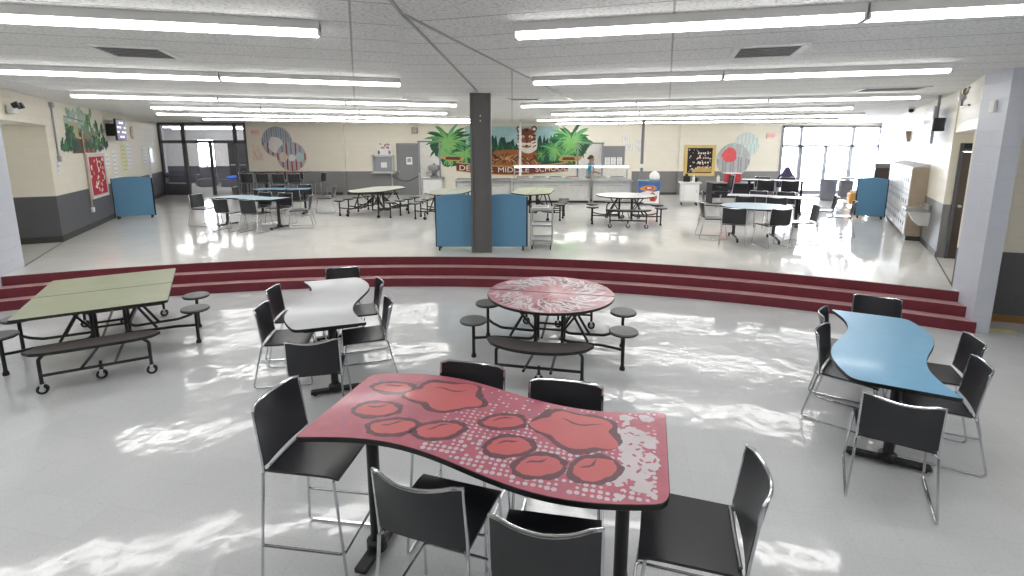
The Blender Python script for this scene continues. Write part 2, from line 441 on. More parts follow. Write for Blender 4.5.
# openings' frames and the rooms behind
b=MB()
for x0,x1,z in ((-3.81,-2.96,2.6),(2.70,3.71,2.53)):
    for x in (x0,x1): b.box((x,YB-.02,(P+z)/2),(.06,.1,z-P),M['alum'])
    b.box(((x0+x1)/2,YB-.02,z+.03),(x1-x0+.12,.1,.06),M['greydoor'])
    f=b.build('trim_5' if x0<0 else 'trim_6',smooth=0); struct(f); b=MB()
KW=mat('kitchen_white_wall',(238,238,234),.5)
slab('floor.002', [(-6,20.9),(6.5,20.9),(6.5,25),(-6,25)], .3, P, FLOOR_UP)
slab('ceiling.004', [(-6,20.9),(6.5,20.9),(6.5,25),(-6,25)], CEIL, CEIL+.1, M['housing'])
for nm,a,c2 in (('wall_kitchen_back',(-6,25),(6.5,25)),('wall_kitchen_left',(-6,21),(-6,25)),('wall_kitchen_right',(6.5,25),(6.5,21))):
    wall(nm,a,c2,[(P,CEIL,KW)])
# ---- left glazed partition
def bars(name, segs, mm, dep=.1):
    b=MB()
    for (x0,z0,x1,z1,w) in segs:
        if abs(x0-x1)<1e-6: b.box((x0,0,(z0+z1)/2),(w,dep,abs(z1-z0)),mm)
        else: b.box(((x0+x1)/2,0,z0),(abs(x1-x0),dep,w),mm)
    return b
b=bars('f',[(-14.4,P,-14.4,3.36,.12),(-13.42,P,-13.42,3.36,.14),(-12.36,P,-12.36,2.62,.10),(-11.32,P,-11.32,3.36,.12),(-10.9,P,-10.9,3.36,.08),(-14.4,3.34,-10.87,3.34,.10),(-14.4,2.62,-10.87,2.62,.12),(-14.4,1.22,-13.42,1.22,.08),(-11.32,1.22,-10.9,1.22,.08)],M['dkframe'])
b.box((-13.91,0,.68),(.98,.07,.46),M['dkframe']); b.box((-11.1,0,.68),(.44,.07,.46),M['dkframe'])
f=struct(b.build('window_1',loc=(0,YB,0),smooth=0))
b=MB()
for x0,x1,z0,z1 in ((-14.34,-13.49,2.68,3.29),(-13.35,-11.38,2.68,3.29),(-11.26,-10.94,2.68,3.29),(-14.34,-13.49,1.26,2.56),(-14.34,-13.49,.91,1.18),(-11.26,-10.94,1.26,2.56),(-11.26,-10.94,.91,1.18)):
    b.box(((x0+x1)/2,0,(z0+z1)/2),(x1-x0,.012,z1-z0),M['glass'])
g=b.build('window_glass',parent=f,smooth=0)
# hall beyond it
slab('floor.003', [(-20,20.9),(-10.3,20.9),(-10.3,28),(-20,28)], .3, P, FLOOR_UP)
slab('ceiling.005', [(-20,20.9),(-10.3,20.9),(-10.3,28.2),(-20,28.2)], CEIL, CEIL+.1, M['housing'])
HW=mat('hall_wall',(232,230,230),.6); HG=mat('hall_band',(96,96,106),.5)
hb=[(P,1.35,HG),(1.35,CEIL,HW)]
wall('wall_hall_back',(-20,28),(-17.45,28),hb); wall('wall_hall_back.001',(-16.45,28),(-10.3,28),hb)
wall('wall_hall_sill',(-17.45,28),(-16.45,28),[(P,1.28,HG)]); wall('wall_hall_lintel',(-17.45,28),(-16.45,28),[(2.86,CEIL,HW)])
wall('wall_hall_left',(-17.6,21.0),(-19.6,28),hb); wall('wall_hall_right',(-10.3,28),(-10.3,21.0),hb)
wall('wall_hall_jamb',(-14.45,20.95),(-17.6,20.95),hb,side=-1)
f=struct(bars('w',[(-17.42,1.28,-17.42,2.86,.07),(-16.48,1.28,-16.48,2.86,.07),(-16.95,1.28,-16.95,2.45,.05),(-17.45,2.83,-16.45,2.83,.07),(-17.45,2.45,-16.45,2.45,.05),(-17.45,1.31,-16.45,1.31,.07)],M['white'],.1).build('window_2',loc=(0,28.1,0),smooth=0))
MB().box((-16.95,28.1-28.1,2.07),(.9,.01,1.5),M['glass']).build('window_glass',parent=f,smooth=0)
b=MB()
b.box((-15.42,27.97,1.53),(.49,.05,2.14),M['darkdoor']); b.box((-14.91,27.97,1.53),(.49,.05,2.14),M['darkdoor'])
d=struct(b.build('door_1',smooth=0))
for x in (-15.36,-14.97): MB().box((x,27.92,1.42),(.42,.05,.06),M['steel']).build('push_bar',parent=d)
# ---- right glazed front with its pair of doors
b=bars('f',[(11.05,P,11.05,3.27,.10),(11.80,P,11.80,3.27,.12),(12.86,P,12.86,2.42,.14),(13.92,P,13.92,3.27,.12),(15.02,P,15.02,3.27,.09),(11.03,3.22,15.05,3.22,.11),(11.03,2.45,15.05,2.45,.11),(11.03,.52,11.8,.52,.12),(13.92,.52,15.0,.52,.12),(11.8,.55,13.92,.55,.18),(11.88,P,11.88,2.42,.07),(13.84,P,13.84,2.42,.07)],M['alum'],.1)
f=struct(b.build('window_3',loc=(0,YB,0),smooth=0))
b=MB()
for x0,x1,z0,z1 in ((11.09,11.75,2.48,3.21),(11.85,13.87,2.48,3.21),(13.97,14.97,2.48,3.21),(11.09,11.75,.58,2.41),(11.92,12.8,.64,2.41),(12.92,13.8,.64,2.41),(13.97,14.97,.58,2.41)):
    b.box(((x0+x1)/2,0,(z0+z1)/2),(x1-x0,.012,z1-z0),M['glass'])
b.build('window_glass',parent=f,smooth=0)
b=MB(); b.box((12.36,-.08,1.45),(.8,.04,.05),M['alum']); b.box((13.36,-.08,1.45),(.8,.04,.05),M['alum']); b.build('push_bar',parent=f)
# ground outside
slab('ground', [(8,21.2),(40,21.2),(60,70),(-60,70),(-60,28.6),(-9,28.6)], .2, .40, mat('outdoor_concrete',(196,196,198),.8))
# right recess door with its louvred transom
q=q0+RD*.03; ang=math.atan2(pd.y,pd.x)
b=MB(); b.box((.5,0,(P+2.35)/2),(.94,.05,2.35-P),M['brown'])
for x in (.01,.99): b.box((x,-.02,(P+2.5)/2),(.05,.1,2.5-P),M['dkframe'])
b.box((.5,-.02,2.38),(1.03,.1,.05),M['dkframe']); b.box((.5,.02,2.46),(.94,.04,.12),M['rubber'])
for k in range(3): b.box((.5,-.02,2.42+k*.035),(.92,.06,.008),M['dkframe'])
d=struct(b.build('door_2',loc=(q.x,q.y,0),rz=ang,smooth=0))
MB().cyl((.09,-.02,1.4),(.09,-.07,1.4),.022,M['steel']).ell((.09,-.09,1.4),(.03,.03,.03),M['steel']).build('door_knob',parent=d)
# grey door in the back wall
b=MB(); b.box((-4.29,YB-.02,(P+2.5)/2),(.8,.05,2.5-P),M['greydoor'])
for x in (-4.71,-3.87): b.box((x,YB-.03,(P+2.53)/2),(.05,.08,2.53-P),M['greydoor'])
b.box((-4.29,YB-.03,2.53),(.89,.08,.05),M['greydoor'])
d=struct(b.build('door_3',smooth=0))
MB().cyl((-4.62,YB-.04,1.42),(-4.62,YB-.1,1.42),.025,M['steel']).ell((-4.62,YB-.12,1.42),(.035,.03,.035),M['steel']).build('door_knob',parent=d)

# ================================================================== light: the room's own strip fixtures and the daylight outside
W=bpy.data.worlds.new('World'); bpy.context.scene.world=W; W.use_nodes=True
bg=W.node_tree.nodes['Background']; bg.inputs[0].default_value=(.90,.95,1,1); bg.inputs[1].default_value=14.0
def make_fixture():
    t=thing('strip_light','white strip light','light',(0,0,0))
    b=MB(); b.box((0,0,-.032),(1,.15,.064),M['housing']); b.box((-.497,0,-.06),(.006,.13,.085),M['housing']); b.box((.497,0,-.06),(.006,.13,.085),M['housing'])
    b.build('housing',t,smooth=0)
    b=MB(); o=round_poly([(-.072,-.028),(-.058,-.105),(.058,-.105),(.072,-.028)],.03,4)
    n=len(o); vs=[(-.492,y,z) for y,z in o]+[(.492,y,z) for y,z in o]
    b.add(vs,[[i,(i+1)%n,n+(i+1)%n,n+i] for i in range(n)]+[list(range(n))[::-1],[n+i for i in range(n)]],M['lens'])
    b.build('diffuser',t)
    return t
fx=make_fixture(); first=True
ORD=['nearest','second','third','fourth','fifth','farthest']
def row(end, ang, L, n, where):
    global first
    e=Vector(end); d=Vector((math.cos(R(ang)),math.sin(R(ang)))); u=L/n
    for k in range(n):
        c=e+d*(u*(k+.5)); rz=R(ang)
        place=['end by the middle','second from the middle','third from the middle','end by the side wall'][k if n>3 or k<n-1 else 3]
        lab='fluorescent strip light in the %s, %s'%(where,place)
        if first:
            o=fx; o.location=(c.x,c.y,CEIL); o.rotation_euler=(0,0,rz); o['label']=lab; o['group']='ceiling strip lights'; first=False
        else: o=dup(fx,lab,(c.x,c.y,CEIL),rz,'ceiling strip lights')
        o.scale=(u-.014,1,1)
LR=[((-1.48,4.09),180+13,7.32,3),((-1.58,7.39),180+16,6.9,3),((-1.19,11.10),180+17.9,6.83,3),((-1.75,13.83),180+18.5,6.8,3),((-1.33,16.99),180+20.0,8.88,4),((-1.44,18.95),180+15,8.91,4)]
RR=[((.02,4.17),-13.4,7.32,3),((.29,7.21),-13.8,4.93,2),((.20,11.38),-16.4,7.44,3),((1.10,14.27),-19.9,7.18,3),((.85,17.39),-17.2,9.57,4),((1.74,20.2),-17.0,9.72,4)]
for i,(e,a,L,n) in enumerate(LR): row(e,a,L,n,ORD[i]+' left row')
for i,(e,a,L,n) in enumerate(RR): row(e,a,L,n,ORD[i]+' right row')
# the rows over and behind the photographer
row((-1.4,.75),193,7.32,3,'left row over the viewer'); row((.1,.8),-13,7.32,3,'right row over the viewer')
# hall and kitchen lamps; the last three are added to brighten those rooms
for i,(x,y,L,lab) in enumerate(((-14.5,23.5,4.2,'strip light on the hall ceiling beyond the glazed partition, nearer the glass'),(-15.2,26,4.2,'strip light on the hall ceiling beyond the glazed partition, nearer the window'),(-3.2,22.8,2.4,'strip light in the kitchen behind the left serving doorway, nearer the wall'),(3.2,22.8,2.4,'strip light in the kitchen behind the right serving doorway, nearer the wall'),(3.0,23.9,2.4,'added strip light in the kitchen behind the right serving doorway, farther in'),(-3.0,23.9,2.4,'added strip light in the kitchen behind the left serving doorway, farther in'),(-12.6,24.6,3.2,'added strip light on the hall ceiling beyond the glass, at the right'))):
    o=dup(fx,lab,(x,y,CEIL),0,'ceiling strip lights'); o.scale=(L,1,1)
# ceiling vents
def vent(label,c,ang,w,l):
    t=thing('ceiling_vent',label,'vent',(c[0],c[1],CEIL),R(ang),'ceiling vents')
    b=MB()
    for sx,sy,dx,dy in ((0,-w/2,l,.03),(0,w/2,l,.03),(-l/2,0,.03,w),(l/2,0,.03,w)): b.box((sx,sy,-.008),(dx+.03,dy,.016),M['housing'])
    b.box((0,0,-.002),(l,w,.004),M['dark']); b.build('vent_frame',t,smooth=0)
    b=MB()
    for k in range(7): b.box((0,-w/2+w*(k+.5)/7,-.012),(l-.03,.012,.004),M['greydoor'],T=None)
    b.build('louvre',t,smooth=0)
vent('ceiling vent between the two nearest left light rows',(-3.8,5.3),17,.6,.6)
vent('ceiling vent between the two nearest right light rows',(2.55,5.25),-17,.6,.6)
vent('small slotted ceiling vent left of the dark column',(-1.9,10.35),0,.22,.5)
vent('small slotted ceiling vent right of the dark column',(.25,10.45),-5,.3,.6)
vent('ceiling vent above the left wall painting',(-7.6,10.2),17,.5,1.0)
vent('ceiling vent near the television on the right',(6.3,8.6),-17,.5,.9)
# ================================================================== chairs
def shell_back(mb, z0, z1, y0, y1, w, mm, th=.012, curve=.062, nx=10, nz=6, rc=.03):
    """Curved back panel: bowed towards the rear in the middle, leaning back from y0 at z0 to y1 at z1."""
    def pt(i,k,off):
        u=-1+2*i/nx; t=k/nz
        x=u*w/2*(1-.02*t)
        y=y0+(y1-y0)*t - curve*(1-u*u)*(.25+.75*t) + curve*.55*t
        z=z0+(z1-z0)*t-.022*t*(1-u*u)
        if abs(u)>.999 and k in (0,nz): z+= rc*.35*(1 if k==0 else -1)
        return (x,y+off,z)
    vs=[pt(i,k,0) for k in range(nz+1) for i in range(nx+1)]+[pt(i,k,-th) for k in range(nz+1) for i in range(nx+1)]
    N=(nx+1)*(nz+1); fs=[]
    for k in range(nz):
        for i in range(nx):
            a=k*(nx+1)+i
            fs.append([a+1,a,a+nx+1,a+nx+2]); fs.append([N+a,N+a+1,N+a+nx+2,N+a+nx+1])
    for i in range(nx):
        a=i; fs.append([a,a+1,N+a+1,N+a]); a=nz*(nx+1)+i; fs.append([a+1,a,N+a,N+a+1])
    for k in range(nz):
        a=k*(nx+1); fs.append([a+nx+1,a,N+a,N+a+nx+1]); a+=nx; fs.append([a,a+nx+1,N+a+nx+1,N+a])
    mb.add(vs,fs,mm)
    return lambda i,k: pt(i,k,-th/2)

def make_chair(name, label, cat, sz, stool=False, seatm=None):
    """Sled-base stacking chair facing +Y, seat top at height sz; as a counter stool it gains a foot ring."""
    sm=seatm or M['black']; ch=M['chrome']
    t=thing(name,label,cat)
    bt=sz+.345
    # seat: slightly dished plate with a waterfall front
    b=MB(); nx,ny=8,8; W2=.225; vs=[]
    for j in range(ny+1):
        for i in range(nx+1):
            u=-1+2*i/nx; v=j/ny
            y=-.205+.42*v; x=u*W2*(.97+.03*v)
            z=sz-.010*(1-u*u)*math.sin(PI*v)-(.012*max(0,(v-.8)/.2)**2)
            vs.append((x,y,z))
    n0=len(vs); vs+= [(x,y,z-.014) for x,y,z in vs]; fs=[]
    for j in range(ny):
        for i in range(nx):
            a=j*(nx+1)+i; fs.append([a,a+1,a+nx+2,a+nx+1]); fs.append([n0+a+1,n0+a,n0+a+nx+1,n0+a+nx+2])
    for i in range(nx):
        fs.append([i+1,i,n0+i,n0+i+1]); a=ny*(nx+1)+i; fs.append([a,a+1,n0+a+1,n0+a])
    for j in range(ny):
        a=j*(nx+1); fs.append([a,a+nx+1,n0+a+nx+1,n0+a]); a+=nx; fs.append([a+nx+1,a,n0+a,n0+a+nx+1])
    b.add(vs,fs,sm); b.build('seat',t)
    # back panel
    b=MB(); f=shell_back(b, sz+.012, bt, -.212, -.285, .445, sm); b.build('backrest',t)
    # chrome rim up one side, over the top, down the other
    b=MB(); pts=[f(0,k) for k in range(0,7)]; pts[0]=(pts[0][0],pts[0][1],sz-.015)
    top=[f(i,6) for i in range(1,10)]; pts2=[f(10,k) for k in range(6,-1,-1)]; pts2[-1]=(pts2[-1][0],pts2[-1][1],sz-.015)
    b.tube([Vector(p) for p in pts]+[Vector(p)+Vector((0,0,.004)) for p in top]+[Vector(p) for p in pts2],.0085,ch,8)
    b.build('back_frame',t)
    # narrow bright rail where the back meets the seat
    b=MB(); b.tube([(-.19,-.2,sz+.012),(.19,-.2,sz+.012)],.008,M['steel'],6); b.build('lumbar_rail',t)
    # two sled legs
    fx,ry,fy=.25,(-.27 if stool else -.325),.25
    for s in (-1,1):
        b=MB()
        b.tube([(s*.205,-.215,sz-.014),(s*.222,-.225,sz-.02),(s*fx,ry,.011),(s*fx,fy,.011),(s*.222,.185,sz-.02),(s*.19,.19,sz-.022)],.0085,ch,8,fil=.03)
        b.tube([(s*.2,-.2,sz-.024),(s*.2,.19,sz-.024)],.007,ch,6)
        b.build('sled_leg',t)
    b=MB(); b.tube([(-.2,.12,sz-.026),(.2,.12,sz-.026)],.007,ch,6); b.tube([(-.2,-.12,sz-.026),(.2,-.12,sz-.026)],.007,ch,6); b.build('cross_rail',t)
    if stool:
        zr=.24; k=(sz-.02-zr)/(sz-.03)
        xr=.222+(fx-.222)*k; yr=-.225+(ry+.225)*k; yf=.185+(fy-.185)*k
        b=MB(); b.tube([(-xr,yr,zr),(-xr,yf+.005,zr),(xr,yf+.005,zr),(xr,yr,zr)],.008,ch,8,fil=.03); b.build('footrest',t)
    return t
CG='black sled chairs'
chair0=None
def chair(label, x, y, face, z=0, group='black sled chairs on the lower floor'):
    """face: heading in degrees the sitter looks towards."""
    global chair0
    if chair0 is None:
        chair0=make_chair('sled_chair',label,'chair',.455); chair0.location=(x,y,z); chair0.rotation_euler=(0,0,R(face-90)); chair0['group']=group; return chair0
    return dup(chair0,label,(x,y,z),R(face-90),group)
stool0=None
def stool(label, x, y, face, z=0, group='black counter stools around the red table'):
    global stool0
    if stool0 is None:
        stool0=make_chair('counter_stool',label,'stool',.70,True); stool0.location=(x,y,z); stool0.rotation_euler=(0,0,R(face-90)); stool0['group']=group; return stool0
    return dup(stool0,label,(x,y,z),R(face-90),group)

SB='black counter stool '
stool(SB+'at the left end of the red paw table',-1.115,2.67,-8)
stool(SB+'on the far side of the red paw table, nearer the grey table',-.325,2.82,-105)
stool(SB+'on the far side of the red paw table, before the round table',.27,2.555,-102)
stool(SB+'on the near side of the red paw table, left of two',-.335,2.19,72)
stool(SB+'on the near side of the red paw table, right of two',.17,1.945,80)
stool(SB+'at the right end of the red paw table',.82,2.055,163)

# ================================================================== wave-edged tables
def wave(a, hw, amp, n=26):
    """Outline with two S-shaped long sides; sharp corners where the side turns in, round where it swells."""
    s=lambda u:-amp*math.sin(PI*u/a)
    lo=[(-a+2*a*k/n, -hw+s(-a+2*a*k/n)) for k in range(n+1)]
    hi=[(a-2*a*k/n, hw+s(a-2*a*k/n)) for k in range(n+1)]
    o=lo+hi
    rr=[0.0]*len(o)
    out=[]
    N=len(o); corner={0:.03,n:.09,n+1:.03,2*n+1:.09}
    # replace each corner by a short arc
    for i,p in enumerate(o):
        if i in corner:
            r=corner[i]; p=Vector(p); A=Vector(o[i-1]); B=Vector(o[(i+1)%N])
            ua=(A-p).normalized(); ub=(B-p).normalized(); ra=min(r,(A-p).length*.9); rb=min(r,(B-p).length*.9)
            for k in range(5):
                q=k/4; w=(p+ua*ra)*(1-q)**2+p*2*q*(1-q)+(p+ub*rb)*q*q; out.append((w.x,w.y))
        else: out.append(p)
    return out

def blob(cx,cy,rx,ry,rot,seed,wob=.06,n=30,lobes=None):
    rnd=random.Random(seed); ph=[rnd.random()*6.28 for _ in range(4)]; out=[]
    for k in range(n):
        t=2*PI*k/n
        m=1+wob*(math.sin(3*t+ph[0])*.5+math.sin(5*t+ph[1])*.4+math.sin(9*t+ph[2])*.3+math.sin(14*t+ph[3])*.22)
        if lobes: m*=lobes(t)
        x,y=rx*m*math.cos(t),ry*m*math.sin(t)
        out.append((cx+x*math.cos(rot)-y*math.sin(rot), cy+x*math.sin(rot)+y*math.cos(rot)))
    return out
def inside(o,x,y):
    c=False; n=len(o)
    for i in range(n):
        x1,y1=o[i]; x2,y2=o[i-1]
        if (y1>y)!=(y2>y) and x<(x2-x1)*(y-y1)/(y2-y1)+x1: c=not c
    return c

def wave_table(name, label, loc, rz, H, top, hw, amp, prints=False, footlen=.62, legx=.52, a=.915, legr=None, farfoot=None):
    t=thing(name,label,'table',loc,rz)
    o=wave(a,hw,amp)
    b=MB(); b.prism(o,H-.032,H,M['edge'],top=top,bev=.004)
    # laminate sheet flush over the whole top
    b.prism(offset_poly(o,.003),H-.002,H+.0004,top)
    if prints: prints(b,o,H+.0004)
    b.build('tabletop',t,smooth=30)
    full=footlen
    for s,legx in ((-1,legx),(1,legr or legx)):
        footlen=farfoot if (farfoot and s<0) else full
        b=MB(); b.cyl((s*legx,0,.03),(s*legx,0,H-.034),.036,M['blackm'],20)
        b.box((s*legx,0,H-.044),(.14,.5,.02),M['blackm'])
        b.lathe([(.062,.03),(.062,.085),(.042,.10)],M['blackm'],20,TX((s*legx,0,0)))
        lg=b.build('leg',t)
        b=MB(); b.box((s*legx,0,.036),(.075,footlen,.032),M['blackm'],bev=.012)
        for e in (-1,1): b.cyl((s*legx,e*(footlen/2-.04),0),(s*legx,e*(footlen/2-.04),.022),.018,M['rubber'],10)
        b.build('foot',lg)
    return t

def paw_print(b,o,z):
    """Two comic-style paw prints in red with dark brush outlines, halftone dots and white splatter, printed on the laminate."""
    rnd=random.Random(3); L=.00035
    pads=[]
    def pad(cx,cy,rx,ry,rot,seed,lobes=None,wob=.06):
        pads.append((cx,cy,rx,ry,rot,seed,lobes,wob))
    big=lambda t:1+.05*math.cos(3*t+2.6)+.11*math.cos(5*t+.9)
    pad(-.34,.235,.225,.165,R(-2),1,big,.05); pad(.47,.07,.225,.165,R(-14),2,big,.05)
    for i,(x,y,rx,ry,ro) in enumerate(((-.70,.24,.125,.062,8),(-.665,-.02,.125,.075,14),(-.49,-.16,.125,.072,20),(-.235,-.125,.125,.075,25),
                                       (.075,.045,.115,.065,20),(.165,-.165,.115,.08,22),(.345,-.28,.115,.08,26),(.60,-.235,.115,.085,40))):
        pad(x,y,rx,ry,R(ro),20+i)
    def near(x,y,g):
        return any(((x-p[0])/(p[2]+g))**2+((y-p[1])/(p[3]+g))**2<1 for p in pads)
    # violet shading specks near the left, then the halftone grid
    for k in range(120):
        x=rnd.uniform(-.85,.2); y=rnd.uniform(-.35,.42)
        if inside(o,x,y) and inside(o,x+.03,y) and not near(x,y,.015) and rnd.random()<.75:
            s=rnd.uniform(.006,.016); b.poly([(x-s,y-s*.5),(x+s,y-s*.6),(x+s*.8,y+s*.6),(x-s*.9,y+s*.5)],z+L,M['dotb'])
    g=.033; i=0
    u=-.25
    while u<.9:
        v=-.52
        while v<.4:
            x=u+rnd.uniform(-.003,.003); y=v+rnd.uniform(-.003,.003)
            dens=1.0-abs(x-.25)*.45 if y<.12 else .45
            if inside(o,x,y) and inside(o,x+.02,y) and inside(o,x,y-.022) and inside(o,x,y+.02) and not near(x,y,.012) and rnd.random()<dens:
                s=rnd.uniform(.008,.0135)*(1.1 if y<-.1 else .8); b.poly(circle(s,7,x,y),z+2*L,M['dotw'])
            v+=g
        u+=g
    # white splatter over the right end
    for k in range(90):
        x=rnd.gauss(.80,.075); y=rnd.gauss(-.12,.17); rx=rnd.uniform(.012,.06); ry=rnd.uniform(.012,.04)
        q=blob(x,y,rx,ry,rnd.random()*3,100+k,.22,16)
        if all(inside(o,px,py) for px,py in q) and max(p[0] for p in q)<.905 and not near(x,y,.0):
            b.poly(q,z+(2.4+.008*k)*L,M['dotw'])
    for k in range(26):
        x=rnd.gauss(.80,.06); y=rnd.gauss(-.12,.16); q=blob(x,y,rnd.uniform(.006,.022),rnd.uniform(.006,.014),rnd.random()*3,300+k,.25,12)
        if all(inside(o,px,py) for px,py in q): b.poly(q,z+(3.3+.005*k)*L,M['redlam'])
    for (cx,cy,rx,ry,ro,sd,lob,wb) in pads:
        b.poly(blob(cx,cy,rx+.022,ry+.022,ro,sd,wb*1.6,48,lob),z+4*L,M['inkd'])
        b.poly(blob(cx,cy,rx+.016,ry+.01,ro,sd+50,wb*2.6,48,lob),z+4.4*L,M['inkd'])
        b.poly(blob(cx,cy,rx-.006,ry-.006,ro,sd+9,wb*1.3,48,lob),z+5*L,M['pad'])
        # brush scratch inside the pad
        c,s=math.cos(ro),math.sin(ro); pts=[]
        for k in range(7):
            a=-.62+.2*k; q=(rx*a*.8, ry*(.30+.35*math.sin(k*.9+sd)*.4+.05*k)); pts.append((cx+q[0]*c-q[1]*s, cy+q[0]*s+q[1]*c))
        w=[.002,.006,.008,.006,.009,.005,.001]
        up=[(x-s*ww,y+c*ww) for (x,y),ww in zip(pts,w)]; dn=[(x+s*ww,y-c*ww) for (x,y),ww in zip(pts,w)]
        b.poly(dn+up[::-1],z+5.6*L,M['inkd'])

wave_table('wave_table','tall red wave-edged table printed with two large paw prints',(-.13,2.50,0),R(-15.3),.96,M['redlam'],.385,.09,paw_print,legx=.72,legr=.73,a=.935,footlen=.4)
wave_table('wave_table','light grey wave-edged table left of the round table',(-2.05,5.45,0),R(-70.3),.74,M['lightgrey'],.335,.115,legx=.70,legr=.80,footlen=.46)
wave_table('wave_table','bright blue wave-edged table near the right end of the steps',(3.25,4.14,0),R(-118),.74,M['bluelam'],.325,.10,legx=.88,legr=.66,footlen=.55,farfoot=.36)

SG='black sled chair at the grey wave table, '
chair(SG+'nearer of two on its left side',-2.36,5.06,10)
chair(SG+'farther of two on its left side',-2.56,5.73,8)
chair(SG+'at its near end, back turned',-1.79,4.35,103)
chair(SG+'nearer of two on its right side',-1.60,5.12,-160)
chair(SG+'farther of two on its right side',-1.90,5.92,-158)
chair(SG+'at its far end by the red steps',-2.27,6.46,-75)
SBL='black sled chair at the bright blue table, '
chair(SBL+'nearer of two on its left side',3.06,4.205,-43)
chair(SBL+'farther of two on its left side',3.40,4.72,-36)
chair(SBL+'at its far end by the red steps',3.93,5.13,-121)
chair(SBL+'farther of two on its right side',3.77,4.22,155)
chair(SBL+'nearer of two on its right side',3.38,3.74,151)
chair(SBL+'at its near end, back turned',2.73,3.29,58)
